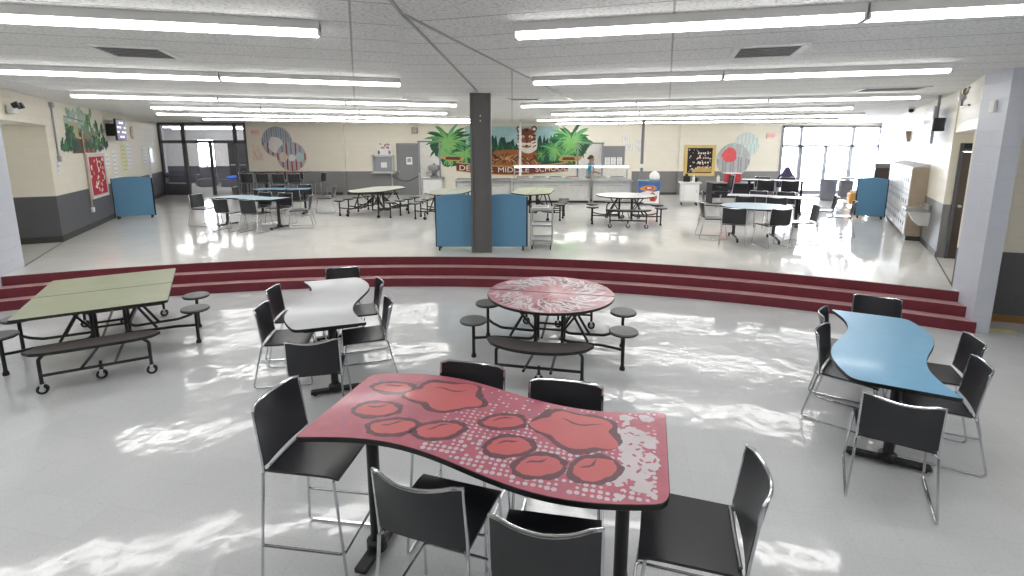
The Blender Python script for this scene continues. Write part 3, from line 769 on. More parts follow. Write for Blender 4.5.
# ================================================================== mobile stool and bench tables
def mobile_table(name, label, loc, rz, outline, H, top, stools, benches, halfu, gap=.006, benchcurve=0, printed=None, bars=()):
    """Folding cafeteria table: two top halves with a seam along local x, black tube frame, stools on arms, benches, casters."""
    t=thing(name,label,'table',loc,rz)
    k=M['blackm']
    for sgn in (1,-1):
        o=[p for p in clip_half(outline,sgn,gap/2)]
        b=MB(); b.prism(o,H-.03,H,M['edge'],top=top,bev=.003); b.prism(offset_poly(o,.004),H-.002,H+.0004,top)
        if printed: printed(b,o,H+.0004,sgn)
        b.build('table_top',t,smooth=30)
    ymax=max(p[1] for p in outline)
    b=MB()
    # four uprights, apron rails, folding braces and low rails
    for s in (-1,1):
        for q in (-1,1):
            b.tube([(s*.16,q*.10,.11),(s*.16,q*.10,H-.03)],.019,k,8)
            b.tube([(s*.16,q*.10,.30),(s*halfu*.55,q*min(.3,ymax*.4),H-.045)],.014,k,8)
            b.tube([(s*.16,q*.10,H-.05),(s*.16,q*ymax*.85,H-.05)],.014,k,8)
        b.tube([(s*.16,-.10,.13),(s*.16,.10,.13)],.016,k,8)
        b.tube([(s*halfu*.6,-ymax*.55,H-.042),(s*halfu*.6,ymax*.55,H-.042)],.012,k,6)
    b.tube([(-.16,.1,.32),(.16,.1,.32)],.014,k,8); b.tube([(-.16,-.1,.32),(.16,-.1,.32)],.014,k,8)
    for (sx,sy) in stools:
        s=1 if sx>0 else -1
        side=abs(sx)>halfu*.95 or True
        ax=s*.16; q=.10*(1 if sy>0 else -1)
        if abs(sx)>=halfu*.9:
            b.tube([(ax,q,.5),(ax,q*1.3,.20),(sx-s*.22,q*1.6,.20),(sx-s*.09,sy*.75,.215),(sx,sy,.235)],.017,k,8,fil=.09)
            b.tube([(ax*1.2,q,H-.06),(ax+s*.30,q*1.3,.215)],.016,k,8)
        else:
            b.tube([(ax,q,.5),(sx*.5+ax*.5,sy*.35,.20),(sx,sy*.8,.22),(sx,sy,.235)],.016,k,8,fil=.08)
    for (bx,by,bl,bw) in benches:
        s=1 if by>0 else -1
        for e in (-.14,.14): b.tube([(bx+e*.8,.1*s,.13),(bx+e,by,.19)],.015,k,8)
    for (bx,by,bl) in bars:
        s=1 if by>0 else -1
        b.tube([(bx-bl/2,by,.09),(bx-bl/2,by,.20),(bx+bl/2,by,.20),(bx+bl/2,by,.09)],.02,k,8,fil=.03)
        for e in (-1,1):
            b.tube([(e*.16,.1*s,.4),(bx+e*bl*.3,by,.20)],.018,k,8); b.tube([(bx+e*bl*.3,by,.20),(bx+e*bl*.22,by*.7,H-.05)],.018,k,8)
    b.build('frame',t)
    for (bx,by,bl) in bars:
        for e in (-1,1):
            x=bx+e*bl/2; b=MB(); b.cyl((x-.016,by,.045),(x+.016,by,.045),.045,M['rubber'],14); b.box((x,by,.095),(.05,.05,.012),M['chrome']); b.build('caster',t)
    for (sx,sy) in stools:
        b=MB(); b.lathe([(.148,.437),(.158,.443),(.158,.455),(.152,.462)],M['stool'],24,TX((sx,sy,0))); b.lathe([(.151,.428),(.159,.436),(.159,.445)],M['edge'],24,TX((sx,sy,0)))
        st=b.build('stool_seat',t)
        b=MB(); b.cyl((sx,sy,.03),(sx,sy,.43),.019,k,10); b.lathe([(.03,0),(.03,.025),(.02,.05)],M['rubber'],12,TX((sx,sy,0))); b.lathe([(.085,.415),(.085,.43)],k,12,TX((sx,sy,0)))
        b.build('stool_leg',st)
    for (bx,by,bl,bw) in benches:
        s=1 if by>0 else -1
        n=16; cv=benchcurve
        def yb(u): return by - s*cv*u*u
        e1=[(bx+bl/2*(-1+2*i/n), yb(-1+2*i/n)-bw/2*math.sqrt(max(.0,1-abs(-1+2*i/n)**4))) for i in range(n+1)]
        e2=[(bx+bl/2*(1-2*i/n), yb(1-2*i/n)+bw/2*math.sqrt(max(.0,1-abs(1-2*i/n)**4))) for i in range(1,n)]
        o=e1+e2
        b=MB(); b.prism(o,.43,.462,M['edge'],top=M['bench'],bev=.004); b.prism(offset_poly(o,.004),.459,.4625,M['bench']); bs=b.build('bench_seat',t,smooth=30)
        b=MB()
        for e in (-1,1):
            x=bx+e*bl*.40; y=yb(.8)
            b.tube([(bx+e*bl*.34,y,.428),(x,y,.36),(x,y,.09)],.017,k,8,fil=.05)
            b.tube([(bx+e*bl*.34,y-.07,.425),(bx+e*bl*.34,y+.07,.425)],.014,k,6)
        b.tube([(bx-bl*.40,yb(.8),.19),(bx+bl*.40,yb(.8),.19)],.016,k,8)
        b.build('bench_leg',bs)
        for x,y in ((bx-bl*.40,yb(.8)),(bx+bl*.40,yb(.8)),(bx,by-s*.13)):
            b=MB(); b.cyl((x,y-.016,.05),(x,y+.016,.05),.05,M['rubber'],20); b.cyl((x,y-.019,.05),(x,y+.019,.05),.026,M['chrome'],14)
            b.box((x,y,.105),(.04,.055,.012),M['chrome']); b.box((x,y-.024,.075),(.03,.004,.065),M['chrome']); b.box((x,y+.024,.075),(.03,.004,.065),M['chrome'])
            if abs(x-bx)<1e-6: b.tube([(x,y,.09),(x,y+s*.13*.0,.2)],.014,k,6)
            b.build('caster',t)
    return t
def clip_half(o,s,g):
    out=[]; n=len(o)
    for i in range(n):
        a=o[i-1]; p=o[i]
        ia=s*a[1]>=g; ip=s*p[1]>=g
        if ia!=ip:
            q=(s*g-a[1])/(p[1]-a[1]); out.append((a[0]+(p[0]-a[0])*q, s*g))
        if ip: out.append(p)
    return out
rect=lambda a,b2,r=.04: round_poly([(-a,-b2),(a,-b2),(a,b2),(-a,b2)],r,3)

mobile_table('mobile_stool_table','pale green rectangular folding table with attached stools and benches, at the left',(-4.90,5.83,0),R(31),rect(.665,.88,.03),.74,M['greenlam'],
    [(.89,-.34),(.89,.30),(-.89,-.34),(-.89,.30)],[(.02,-1.10,1.12,.28),(0,1.10,1.12,.28)],.665,gap=.01)
def burst(b,o,z,s):
    """Streaky pink and red sports print with white brush strokes, as on the round table."""
    rnd=random.Random(11 if s>0 else 12); Lz=.0003
    PK=mat('print_pink',(186,104,118),.33,coat=.2); PD=mat('print_dark_red',(150,62,76),.33,coat=.2)
    def stroke(x,y,l,w,a,mm,zz):
        c,si=math.cos(a),math.sin(a)
        q=[(x+u*c-v*si,y+u*si+v*c) for u,v in ((-l,-w*.3),(-l*.3,-w),(l*.6,-w*.8),(l,-w*.1),(l*.5,w*.9),(-l*.6,w*.6))]
        if all(inside(o,*p) for p in q): b.poly(q,zz,mm)
    for k in range(60):
        a=rnd.uniform(0,2*PI); r=rnd.uniform(0,.5); stroke(r*math.cos(a),r*math.sin(a),rnd.uniform(.05,.16),rnd.uniform(.02,.05),a+rnd.gauss(0,.4),PK if k%3 else PD,z+Lz+k*2e-6)
    for k in range(420):
        a=rnd.uniform(0,2*PI); r=rnd.uniform(.34,.735); stroke(r*math.cos(a),r*math.sin(a),rnd.uniform(.04,.13),rnd.uniform(.008,.022),a+rnd.gauss(.5,.5),M['dotw'] if k%5 else M['inkd'],z+2*Lz+k*2e-6)
mobile_table('mobile_stool_table','round folding table with red and white print, attached stools and curved benches',(.455,5.71,0),R(-12),circle(.745,48),.74,mat('round_table_print',(180,124,134),.33,coat=.2,vary=.15,scale=4),
    [(.855,-.33),(.855,.33),(-.855,-.33),(-.855,.33)],[(0,-.98,1.12,.27),(0,.98,1.12,.27)],.745,gap=.014,benchcurve=.15,printed=burst)
Z=P
hexo=round_poly([(-1.2,-.1),(-.75,-.55),(.75,-.55),(1.2,-.1),(1.2,.1),(.75,.55),(-.75,.55),(-1.2,.1)],.12,3)
row6=[(-.75,.82),(-.25,.86),(.25,.86),(.75,.82),(-.75,-.82),(-.25,-.86),(.25,-.86),(.75,-.82)]
PT=mat('pale_table_laminate',(214,214,203),.3,coat=.2,vary=.03)
mobile_table('mobile_stool_table','long pale folding table with stools, in front of the grey door',(-4.0,14.9,Z),R(74),hexo,.74,PT,row6,[],1.2,bars=((0,-.5,1.7),(0,.5,1.7)))
mobile_table('mobile_stool_table','pale folding table with stools, half hidden behind the left blue divider',(-1.72,14.3,Z),R(78),hexo,.74,PT,row6,[],1.2,bars=((0,-.5,1.7),(0,.5,1.7)))
mobile_table('mobile_stool_table','olive topped folding table with stools behind the right blue panel',(.62,14.3,Z),R(80),hexo,.74,mat('olive_laminate',(176,184,140),.35,coat=.1),row6,[],1.2,bars=((0,-.5,1.7),(0,.5,1.7)))
mobile_table('mobile_stool_table','round whitish folding table with stools before the serving counter',(2.98,13.05,Z),R(-8),circle(.76,40),.74,mat('speckled_white_laminate',(216,212,212),.3,coat=.2,vary=.04,scale=40),
    [(.86,-.33),(.86,.33),(-.86,-.33),(-.86,.33)],[(0,-.98,1.1,.27),(0,.98,1.1,.27)],.76,benchcurve=.15)

# ================================================================== blue rolling divider set
def rolling_panel(label, loc, rz, w, h):
    t=thing('rolling_divider',label,'divider',loc,rz,'blue rolling divider set')
    n=12; o=[(-w/2,.07),(w/2,.07)]+[(w/2-w*i/n, h-.05+.05*math.sin(PI*i/n)**.8 if 0<i<n else h-.05) for i in range(n+1)]
    o=[(x,z) for x,z in o]
    T=Matrix.Rotation(R(90),4,'X')
    for y,nm in ((-.05,'panel'),(.07,'panel')):
        b=MB(); b.prism(o,-.018,.018,M['divblue'],TX((0,y,0))@T,bev=.006); b.build(nm,t,smooth=30)
    b=MB()
    for s in (-1,1): b.tube([(s*(w/2+.012),.01,.06),(s*(w/2+.012),.01,h-.04)],.02,M['blackm'],8)
    b.box((0,.01,.085),(w+.02,.10,.03),M['blackm']); b.build('frame',t)
    for sx in (-1,1):
        b=MB()
        for sy in (-.1,.12):
            b.cyl((sx*(w/2-.06)-.014,sy,.035),(sx*(w/2-.06)+.014,sy,.035),.035,M['rubber'],14); b.cyl((sx*(w/2-.06)-.018,sy,.035),(sx*(w/2-.06)+.018,sy,.035),.014,M['chrome'],10)
            b.box((sx*(w/2-.06),sy,.075),(.045,.035,.01),M['chrome'])
        b.box((sx*(w/2-.06),.01,.082),(.05,.26,.014),M['blackm']); b.build('caster',t)
    return t
rolling_panel('blue rolling divider with arched top, directly left of the dark column',(-1.045,9.60,P),R(0),.83,1.085)
rolling_panel('blue rolling divider with arched top, directly right of the dark column',(-.14,9.60,P),R(0),.83,1.085)
rolling_panel('blue rolling divider standing by the left wall under the television',(-10.58,13.95,P),R(28),.88,1.16)
rolling_panel('blue rolling divider standing beside the lockers on the right',(10.0,13.88,P),R(-31),.66,1.14)
# three-shelf steel utility cart
t=thing('utility_cart','small steel utility cart with three shelves beside the blue panel','cart',(.60,9.86,P),R(-6))
for z in (.16,.46,.76):
    b=MB(); b.box((0,0,z),(.40,.54,.012),M['steel']); 
    for s in (-1,1): b.box((s*.2,0,z+.015),(.006,.54,.03),M['steel']); b.box((0,s*.27,z+.015),(.40,.006,.03),M['steel'])
    b.build('shelf',t,smooth=0)
b=MB()
for sx in (-1,1):
    for sy in (-1,1): b.tube([(sx*.205,sy*.275,.09),(sx*.205,sy*.275,.80)],.012,M['steel'],8)
    b.tube([(sx*.205,-.275,.79),(sx*.205,-.33,.82),(sx*.205,-.33,.83)],.012,M['steel'],6)
b.tube([(-.205,-.33,.825),(.205,-.33,.825)],.012,M['steel'],8); b.tube([(-.205,-.275,.13),(.205,-.275,.13),(.205,.275,.13),(-.205,.275,.13)],.012,M['steel'],8,closed=True); b.build('frame',t)
for sx in (-1,1):
    for sy in (-1,1):
        b=MB(); x,y=sx*.18,sy*.25; b.cyl((x-.012,y,.045),(x+.012,y,.045),.045,M['rubber'],14); b.box((x,y,.085),(.04,.05,.02),M['chrome']); b.build('caster',t)
b=MB(); b.box((-.02,.0,.80),(.30,.34,.06),M['white'],bev=.02); b.box((-.02,0,.834),(.26,.30,.008),M['lightgrey'],bev=.003); tag(b.build('tray_stack',loc=(.60,9.86,P-.001),rz=R(-6)),'white tray stack on the top shelf of the utility cart','trays')
# ================================================================== tables and chairs on the raised floor
ARX=Matrix.Rotation(R(90),4,'X')
def text(name, s, size, mm, parent, loc, rot=(R(90),0,0), ext=.003, ax='CENTER', width=None):
    """Raised lettering as a mesh part."""
    cu=bpy.data.curves.new(name,'FONT'); cu.body=s; cu.size=size; cu.extrude=ext; cu.align_x=ax; cu.align_y='CENTER'; cu.resolution_u=3
    tmp=bpy.data.objects.new('tmp',cu); C.objects.link(tmp)
    me=bpy.data.meshes.new_from_object(tmp.evaluated_get(bpy.context.evaluated_depsgraph_get())); me.name=name
    bpy.data.objects.remove(tmp); bpy.data.curves.remove(cu)
    me.materials.clear(); me.materials.append(mm)
    o=bpy.data.objects.new(name,me); C.objects.link(o); o.location=loc; o.rotation_euler=rot
    if width:
        xs=[v.co.x for v in me.vertices]; o.scale.x=width/(max(xs)-min(xs))
    if parent is not None: o.parent=parent
    return o
GU='black sled chairs on the raised floor'
wave_table('wave_table','pale blue wave-edged table on the left, front one of two',(-6.5,12.42,P),R(-17),.74,M['lbluelam'],.335,.10,legx=.80,footlen=.6)
tB=wave_table('wave_table','blue wave-edged table on the left, behind the pale blue one',(-6.85,14.95,P),R(8),.74,M['bluelam'],.335,.10,legx=.72,footlen=.6); tB.scale=(.85,1,1)
A='black sled chair, front pale blue table on the left, '
chair(A+'left end',-7.78,12.62,-10,P,GU); chair(A+'near side, left of two',-6.74,11.86,73,P,GU); chair(A+'near side, right of two',-6.02,11.68,76,P,GU)
chair(A+'right end',-5.25,12.3,195,P,GU); chair(A+'far side, left of two',-6.62,12.98,-107,P,GU); chair(A+'far side, right of two',-6.0,12.80,-107,P,GU)
A='black sled chair, rear blue table on the left, '
chair(A+'left end',-8.05,15.0,5,P,GU); chair(A+'near side, left of two',-7.06,14.35,85,P,GU); chair(A+'near side, right of two',-6.2,14.42,82,P,GU)
chair(A+'far side, left of two',-7.35,15.5,-85,P,GU); chair(A+'far side, right of two',-6.55,15.62,-85,P,GU); chair(A+'right end',-5.65,15.15,-175,P,GU)
wave_table('wave_table','tall dusky red wave-edged table by the left back wall',(-8.55,18.75,P),R(-4),1.06,mat('dusky_red_laminate',(170,110,115),.35,coat=.1),.36,.09,legx=.66)
GS='black counter stools on the raised floor'
A='black counter stool, tall red table by the back wall, '
for i,x in enumerate((-9.42,-8.86,-8.30,-7.74)): stool(A+('first','second','third','fourth')[i]+' from left, near side',x,18.08,88,P,GS)
for i,x in enumerate((-9.05,-8.4)): stool(A+('left','right')[i]+' of the far side',x,19.42,-92,P,GS)
stool(A+'its left end',-9.86,18.8,-5,P,GS); stool(A+'its right end',-7.25,18.7,176,P,GS)

# right-hand group
def oval_table(label, loc, rz):
    t=thing('oval_table',label,'table',loc,rz)
    o=circle(.70,44,ry=.64)
    b=MB(); b.prism(o,.71,.74,M['edge'],top=M['lbluelam'],bev=.004); b.prism(offset_poly(o,.004),.738,.7405,M['lbluelam']); b.build('tabletop',t,smooth=30)
    for s in (-1,1):
        b=MB()
        for e in (-.06,.06): b.tube([(s*.40,e,.09),(s*.40,e,.71)],.02,M['blackm'],8)
        lg=b.build('leg',t)
        b=MB(); b.tube([(s*.40,-.42,.065),(s*.40,-.2,.10),(s*.40,.2,.10),(s*.40,.42,.065)],.022,M['blackm'],8,fil=.1)
        for e in (-1,1): b.cyl((s*.40-.015,e*.42,.035),(s*.40+.015,e*.42,.035),.035,M['rubber'],14)
        b.build('foot',lg)
    b=MB(); b.tube([(-.4,0,.66),(.4,0,.66)],.018,M['blackm'],8); b.build('stretcher',t)
oval_table('pale blue oval table on casters in the right seating area',(5.2,10.62,P),R(-12))
A='black sled chair at the pale blue oval table, '
chair(A+'near side, left of two',4.52,10.08,66,P,GU); chair(A+'near side, right of two',5.22,9.92,98,P,GU); chair(A+'left side',4.42,10.86,-10,P,GU)
chair(A+'right side',6.02,10.30,165,P,GU)
wave_table('wave_table','whitish wave-edged table behind the pale blue oval table',(6.5,12.75,P),R(-24),.74,mat('white_table_laminate',(212,216,226),.3,coat=.2),.335,.09,legx=.7)
A='black sled chair, whitish table behind the oval one, '
chair(A+'near side, left of two',5.82,12.45,66,P,GU); chair(A+'near side, right of two',6.42,12.12,66,P,GU)
chair(A+'far side, left of two',6.62,13.38,-114,P,GU); chair(A+'far side, right of two',7.2,13.08,-114,P,GU)
chair(A+'right end',7.62,12.2,155,P,GU); chair(A+'left end',5.38,13.35,-25,P,GU)
wave_table('wave_table','tall whitish wave-edged table in front of the glazed doors',(7.85,14.95,P),R(-22),1.0,MATS['white_table_laminate'],.36,.09,legx=.7)
A='black counter stool, tall whitish table near the windows, '
stool(A+'near side, left of two',7.38,14.62,68,P,GS); stool(A+'near side, right of two',7.95,14.38,68,P,GS)
stool(A+'far side, left of two',7.85,15.68,-112,P,GS); stool(A+'far side, right of two',8.5,15.42,-112,P,GS)
chair('black sled chair alone to the right of the tables, before the glazed doors',7.35,11.15,150,P,GU)

# hoodie over a stool back, office corner
b=MB(); JK=mat('dark_violet_cloth',(70,66,96),.85,bump=.3,bscale=18)
b.lathe([(.16,-.30),(.20,-.24),(.185,-.05),(.16,.10),(.10,.22),(.07,.30),(.03,.33)],JK,18,TX((0,0,0))@Matrix.Diagonal((1.05,.55,1,1)))
b.tube([(-.15,.02,.06),(-.23,.05,-.12),(-.22,.06,-.32)],[.06,.06,.045],JK,8); b.tube([(.15,.02,.06),(.23,.05,-.12),(.22,.06,-.32)],[.06,.06,.045],JK,8)
tag(b.build('hoodie',loc=(8.76,16.02,P+1.02),rz=R(-22)),'dark violet hooded jacket hung over a stool back before the windows','jacket')
DK=mat('dark_desk',(58,58,64),.5)
t=thing('office_desk','dark office desk against the right back wall with a red box on it','desk',(7.75,17.7,P),R(-4))
b=MB(); b.box((0,0,.735),(1.55,.7,.03),M['lightgrey'],bev=.008); b.build('desktop',t)
for s in (-1,1): MB().box((s*.74,0,.36),(.03,.64,.72),DK).build('side_panel',t,smooth=0)
MB().box((0,-.05,.44),(1.44,.02,.5),DK).build('modesty_panel',t,smooth=0)
b=MB(); RB=mat('red_bin',(206,62,72),.45); b.prism(round_poly([(-.24,-.17),(.24,-.17),(.24,.17),(-.24,.17)],.03,3),0,.30,RB,bev=.008)
t=tag(b.build('storage_box',loc=(7.72,17.6,P+.7505),rz=R(-4)),'red storage box with pale lid on the office desk','box')
MB().box((0,0,.315),(.50,.36,.03),M['whitep'],bev=.01).build('lid',t)
b=MB(); b.lathe([(.05,0),(.055,.02),(.055,.16),(.03,.20),(.02,.24)],M['white'],16); tag(b.build('white_bottle',loc=(7.25,17.65,P+.7505)),'white bottle on the office desk left of the red box','bottle')
t=thing('office_chair','black swivel office chair with a pale jacket, left of the office desk','chair',(7.0,16.75,P),R(82))
b=MB()
for k in range(5):
    a=2*PI*k/5; b.tube([(0,0,.10),(.30*math.cos(a),.30*math.sin(a),.075)],[.025,.016],M['blackm'],8)
b.cyl((0,0,.08),(0,0,.42),.025,M['steel'],12); b.build('base',t)
for k in range(5):
    a=2*PI*k/5; x,y=.30*math.cos(a),.30*math.sin(a); MB().cyl((x-.02*math.sin(a),y+.02*math.cos(a),.03),(x+.02*math.sin(a),y-.02*math.cos(a),.03),.03,M['rubber'],12).build('caster',t)
b=MB(); b.box((0,0,.46),(.48,.48,.08),M['black'],bev=.035); b.build('seat',t)
b=MB(); shell_back(b,.55,1.05,-.24,-.32,.46,M['black'],th=.04,curve=.05); b.tube([(0,-.2,.42),(0,-.30,.45),(0,-.30,.7)],.02,M['blackm'],8,fil=.05); b.build('backrest',t)
b=MB(); shell_back(b,.45,1.08,-.285,-.365,.40,mat('pale_lilac_cloth',(196,196,222),.85,bump=.3,bscale=14),th=.03,curve=.05); b.build('draped_jacket',t)
for s in (-1,1): MB().tube([(s*.25,-.1,.46),(s*.27,-.1,.64),(s*.27,.12,.66)],.018,M['black'],8,fil=.04).build('armrest',t)
# white rolling cabinet with things on top
t=thing('rolling_cabinet','white rolling cabinet against the grey wall below the black notice board','cabinet',(6.08,17.15,P),R(-14))
b=MB(); b.box((0,0,.44),(.60,.46,.62),M['white'],bev=.01); b.build('body',t)
MB().box((0,0,.775),(.72,.54,.04),M['white'],bev=.012).build('top',t)
b=MB(); b.box((.05,-.236,.44),(.44,.012,.54),M['whitep'],bev=.004); d=b.build('door',t); MB().box((.22,-.25,.5),(.02,.02,.1),M['steel']).build('handle',d)
for sx in (-1,1):
    for sy in (-1,1): b=MB(); b.cyl((sx*.24-.015,sy*.18,.045),(sx*.24+.015,sy*.18,.045),.045,M['rubber'],14); b.box((sx*.24,sy*.18,.10),(.05,.05,.06),M['chrome']); b.build('caster',t)
cz=P+.7955
tag(MB().box((0,0,.10),(.22,.2,.20),M['black'],bev=.02).cyl((0,0,.2),(0,0,.27),.05,M['black'],14).build('coffee_maker',loc=(5.98,17.2,cz),rz=R(-14)),'black box-shaped appliance on the white rolling cabinet','appliance')
b=MB(); b.lathe([(.04,0),(.045,.02),(.045,.15),(.02,.20),(.02,.24)],M['white'],14); tag(b.build('white_bottle',loc=(6.16,17.02,cz)),'white bottle on the white rolling cabinet','bottle')
b=MB(); b.lathe([(.05,0),(.06,.02),(.05,.13),(.052,.14)],M['black'],14); b.tube([(.05,0,.03),(.10,0,.05),(.10,0,.10),(.05,0,.12)],.01,M['black'],6,fil=.02); tag(b.build('dark_mug',loc=(6.28,17.12,cz)),'dark mug at the right edge of the white rolling cabinet','mug')
# blue ice cream chest with a white bag on it
t=thing('display_cooler','blue and white cooler chest with a printed front, at the counter end','cooler',(4.72,17.30,P),R(-10))
b=MB(); b.box((0,0,.41),(.72,.5,.74),mat('cooler_blue',(66,112,180),.4),bev=.02); b.build('body',t)
MB().box((0,0,.81),(.74,.52,.06),mat('cooler_lid',(98,128,150),.4),bev=.015).build('lid',t)
b=MB(); T=TX((0,-.2515,0))@ARX
b.poly([(-.34,.06),(.34,.06),(.34,.50),(.15,.46),(-.05,.50),(-.34,.40)],.002,M['whitep'],T)
b.poly(blob(-.02,.58,.28,.09,.05,5,.08),.004,mat('print_orange',(222,150,70),.5),T); b.poly(blob(0,.585,.14,.06,.05,6,.1),.006,mat('print_scarlet',(196,60,70),.5),T); b.poly(blob(0,.59,.08,.03,.05,8,.1),.008,M['whitep'],T)
b.poly(blob(.14,.28,.12,.16,.3,9,.15),.004,mat('print_brown',(190,120,90),.5),T); b.poly(blob(.12,.20,.08,.06,.3,10,.15),.006,MATS['print_scarlet'],T)
b.build('printed_front',t,smooth=0)
for s in (-1,1): MB().cyl((s*.28-.02,0,.03),(s*.28+.02,0,.03),.03,M['rubber'],12).box((s*.28,0,.055),(.05,.3,.02),M['rubber']).build('foot',t)
b=MB(); b.lathe([(.12,0),(.17,.04),(.18,.14),(.14,.24),(.06,.30),(.03,.32)],M['whitep'],18); tag(b.build('white_bag',loc=(4.92,17.34,P+.8405)),'rounded white bag on top of the blue cooler chest','bag')

# ================================================================== serving counter
WC=mat('serving_white',(224,224,220),.4); 
def counter(label,x0,x1,guard=True):
    t=thing('serving_counter',label,'counter',((x0+x1)/2,18.1,P)); w=x1-x0
    b=MB(); b.box((0,.03,.42),(w-.06,.72,.68),WC,bev=.01); b.box((0,.05,.04),(w-.1,.6,.08),M['cove']); b.build('body',t,smooth=0)
    n=max(1,round(w/1.0))
    for k in range(n):
        c=-w/2+.06+(w-.12)*(k+.5)/n; b=MB(); b.box((c,-.342,.42),((w-.12)/n-.10,.012,.56),WC,bev=.004); d=b.build('door',t)
        MB().box((c,-.355,.62),((w-.12)/n*.55,.014,.018),M['steel']).build('handle',d)
    for s in (-1,1): MB().box((s*(w/2-.025),-.35,.40),(.05,.05,.80),M['steel'],bev=.006).build('corner_post',t)
    MB().box((0,0,.81),(w,.84,.05),M['steel'],bev=.012).build('worktop',t)
    MB().box((0,-.50,.79),(w,.16,.02),M['steel'],bev=.006).build('tray_rail',t)
    if guard:
        MB().box((0,.02,1.31),(w-.04,.40,.03),M['white'],bev=.008).build('guard_shelf',t); MB().box((0,-.14,1.265),(w-.2,.06,.035),M['lens']).build('guard_lamp',t,smooth=0)
        for s in (-1,1): MB().tube([(s*(w/2-.06),.18,.83),(s*(w/2-.06),.18,1.275)],.02,M['steel'],8).build('guard_post',t)
        MB().box((0,-.15,1.09),(w-.16,.008,.30),M['glass'],T=None).build('guard_glass',t,smooth=0)
    return t
counter('white serving counter section behind the dark column',-2.0,-.02,False); counter('white serving counter section below the tiger painting',.02,2.78); counter('white serving counter section in front of the worker in teal',2.84,4.24)
PF=[mat('food_brown',(120,86,60),.6),mat('food_green',(96,112,70),.6),mat('food_dark',(52,48,46),.5)]
for i,x in enumerate((.40,1.0,1.6,2.2,3.2,3.85)):
    b=MB(); b.box((0,0,.03),(.5,.32,.06),M['steel'],bev=.01); t=tag(b.build('food_pan',loc=(x,18.32,P+.8355)),'steel food pan on the serving counter, number %s from the left under the guard'%('one','two','three','four','five','six')[i],'pan','food pans')
    b=MB(); b.prism(blob(0,0,.22,.13,0,i,.06),.058,.075,PF[i%3],bev=.006); b.build('food',t)
for x,lab in ((.30,'white post from ceiling to floor left of the tiger head'),(4.78,'grey post from ceiling to floor at the right counter end')):
    y=18.58
    b=MB(); b.box((0,0,(CEIL-P)/2),(.09,.09,CEIL-P-.002),M['white'] if x<1 else M['greydoor'],bev=.006); t=tag(b.build('support_post',loc=(x,y,P)),lab,'post')
    MB().box((0,0,.006),(.16,.16,.012),M['steel']).build('base_plate',t)
    if x>1: MB().box((0,-.07,1.28),(.20,.05,.14),M['white'],bev=.01).build('outlet_box',t)
# white tray trolley with grey machine by the left kitchen doorway
t=thing('tray_trolley','white trolley by the left kitchen doorway, partly behind the blue panel','trolley',(-2.75,17.6,P))
b=MB(); b.box((0,0,.62),(.66,.5,.5),M['white'],bev=.02); b.build('body',t)
MB().box((0,0,.90),(.78,.56,.03),M['steel'],bev=.01).build('top',t)
for sx in (-1,1):
    for sy in (-1,1): MB().tube([(sx*.36,sy*.25,.07),(sx*.36,sy*.25,.89)],.014,M['steel'],8).cyl((sx*.36-.012,sy*.25,.04),(sx*.36+.012,sy*.25,.04),.04,M['rubber'],12).build('leg',t)
t=thing('drink_dispenser','grey drink dispenser on the white trolley by the kitchen doorway','dispenser',(-2.72,17.62,P+.9155))
b=MB(); b.lathe([(.16,0),(.16,.05),(.10,.08),(.10,.22),(.20,.25),(.22,.36),(.20,.42),(.05,.45)],M['greydoor'],22); b.build('body',t)
MB().tube([(.0,-.1,.12),(0,-.18,.12),(0,-.18,.07)],.014,M['blackm'],8,fil=.02).build('tap',t)
MB().ell((.0,0,.46),(.05,.05,.03),M['blackm']).build('lid_knob',t)
# kitchen things seen through the doorways
b=MB(); b.box((0,0,.5),(1.0,.6,.05),M['steel']); 
for sx in (-1,1):
    for sy in (-1,1): b.tube([(sx*.46,sy*.26,0),(sx*.46,sy*.26,.5)],.02,M['steel'],8)
t=thing('kitchen_table','steel prep table inside the left kitchen doorway','table',(-3.2,22.2,P))
MB().box((0,0,.86),(1.1,.6,.04),M['steel'],bev=.01).build('tabletop',t)
for sx in (-1,1):
    for sy in (-1,1): MB().tube([(sx*.5,sy*.26,0),(sx*.5,sy*.26,.84)],.02,M['steel'],8).build('leg',t)
b=MB(); b.box((0,0,.0),(.5,.06,.36),mat('dark_red_paint',(140,50,60),.5),bev=.01); tag(b.build('wall_box',loc=(-3.5,24.96,2.2)),'dark red box on the kitchen wall seen through the left doorway','box')

# ================================================================== pictures and fittings on the back wall
def on_back(x,z): return (x,YB-.001,z)
G1=[mat('paint_green_%d'%i,c,.6,vary=.12,scale=9) for i,c in enumerate(((28,82,56),(48,122,66),(80,154,84),(126,184,104),(26,64,56),(96,166,116)))]
PS=mat('paint_sky',(160,196,198),.6,vary=.12,scale=3); PO=mat('paint_tiger',(158,92,50),.6,vary=.15,scale=8); PB=mat('paint_black',(38,30,28),.6); PW=mat('paint_white',(232,226,216),.6); PM=mat('paint_scroll',(112,48,42),.6,vary=.1); PY=mat('paint_gold',(196,160,96),.6,vary=.1); PO2=mat('paint_tiger_dark',(120,66,38),.6,vary=.15,scale=8)
def frond(b,cx,cy,a,l,w,mm,h,bend=.3):
    n=6; up=[];dn=[]
    for k in range(n+1):
        u=k/n; aa=a-bend*u*(1 if math.cos(a)>0 else -1); x=cx+l*u*math.cos(aa); y=cy+l*u*math.sin(aa); ww=w*math.sin(PI*min(1,u*.92+.08))**.7
        up.append((x-ww*math.sin(aa),y+ww*math.cos(aa))); dn.append((x+ww*math.sin(aa),y-ww*math.cos(aa)))
    b.poly(dn+up[::-1],h,mm,ARX,th=.0005)
b=MB(); rnd=random.Random(5)
H0=.002
b.poly([(-1.9,3.24),(1.9,3.24),(2.0,1.66),(-2.0,1.66)],H0,PS,ARX)
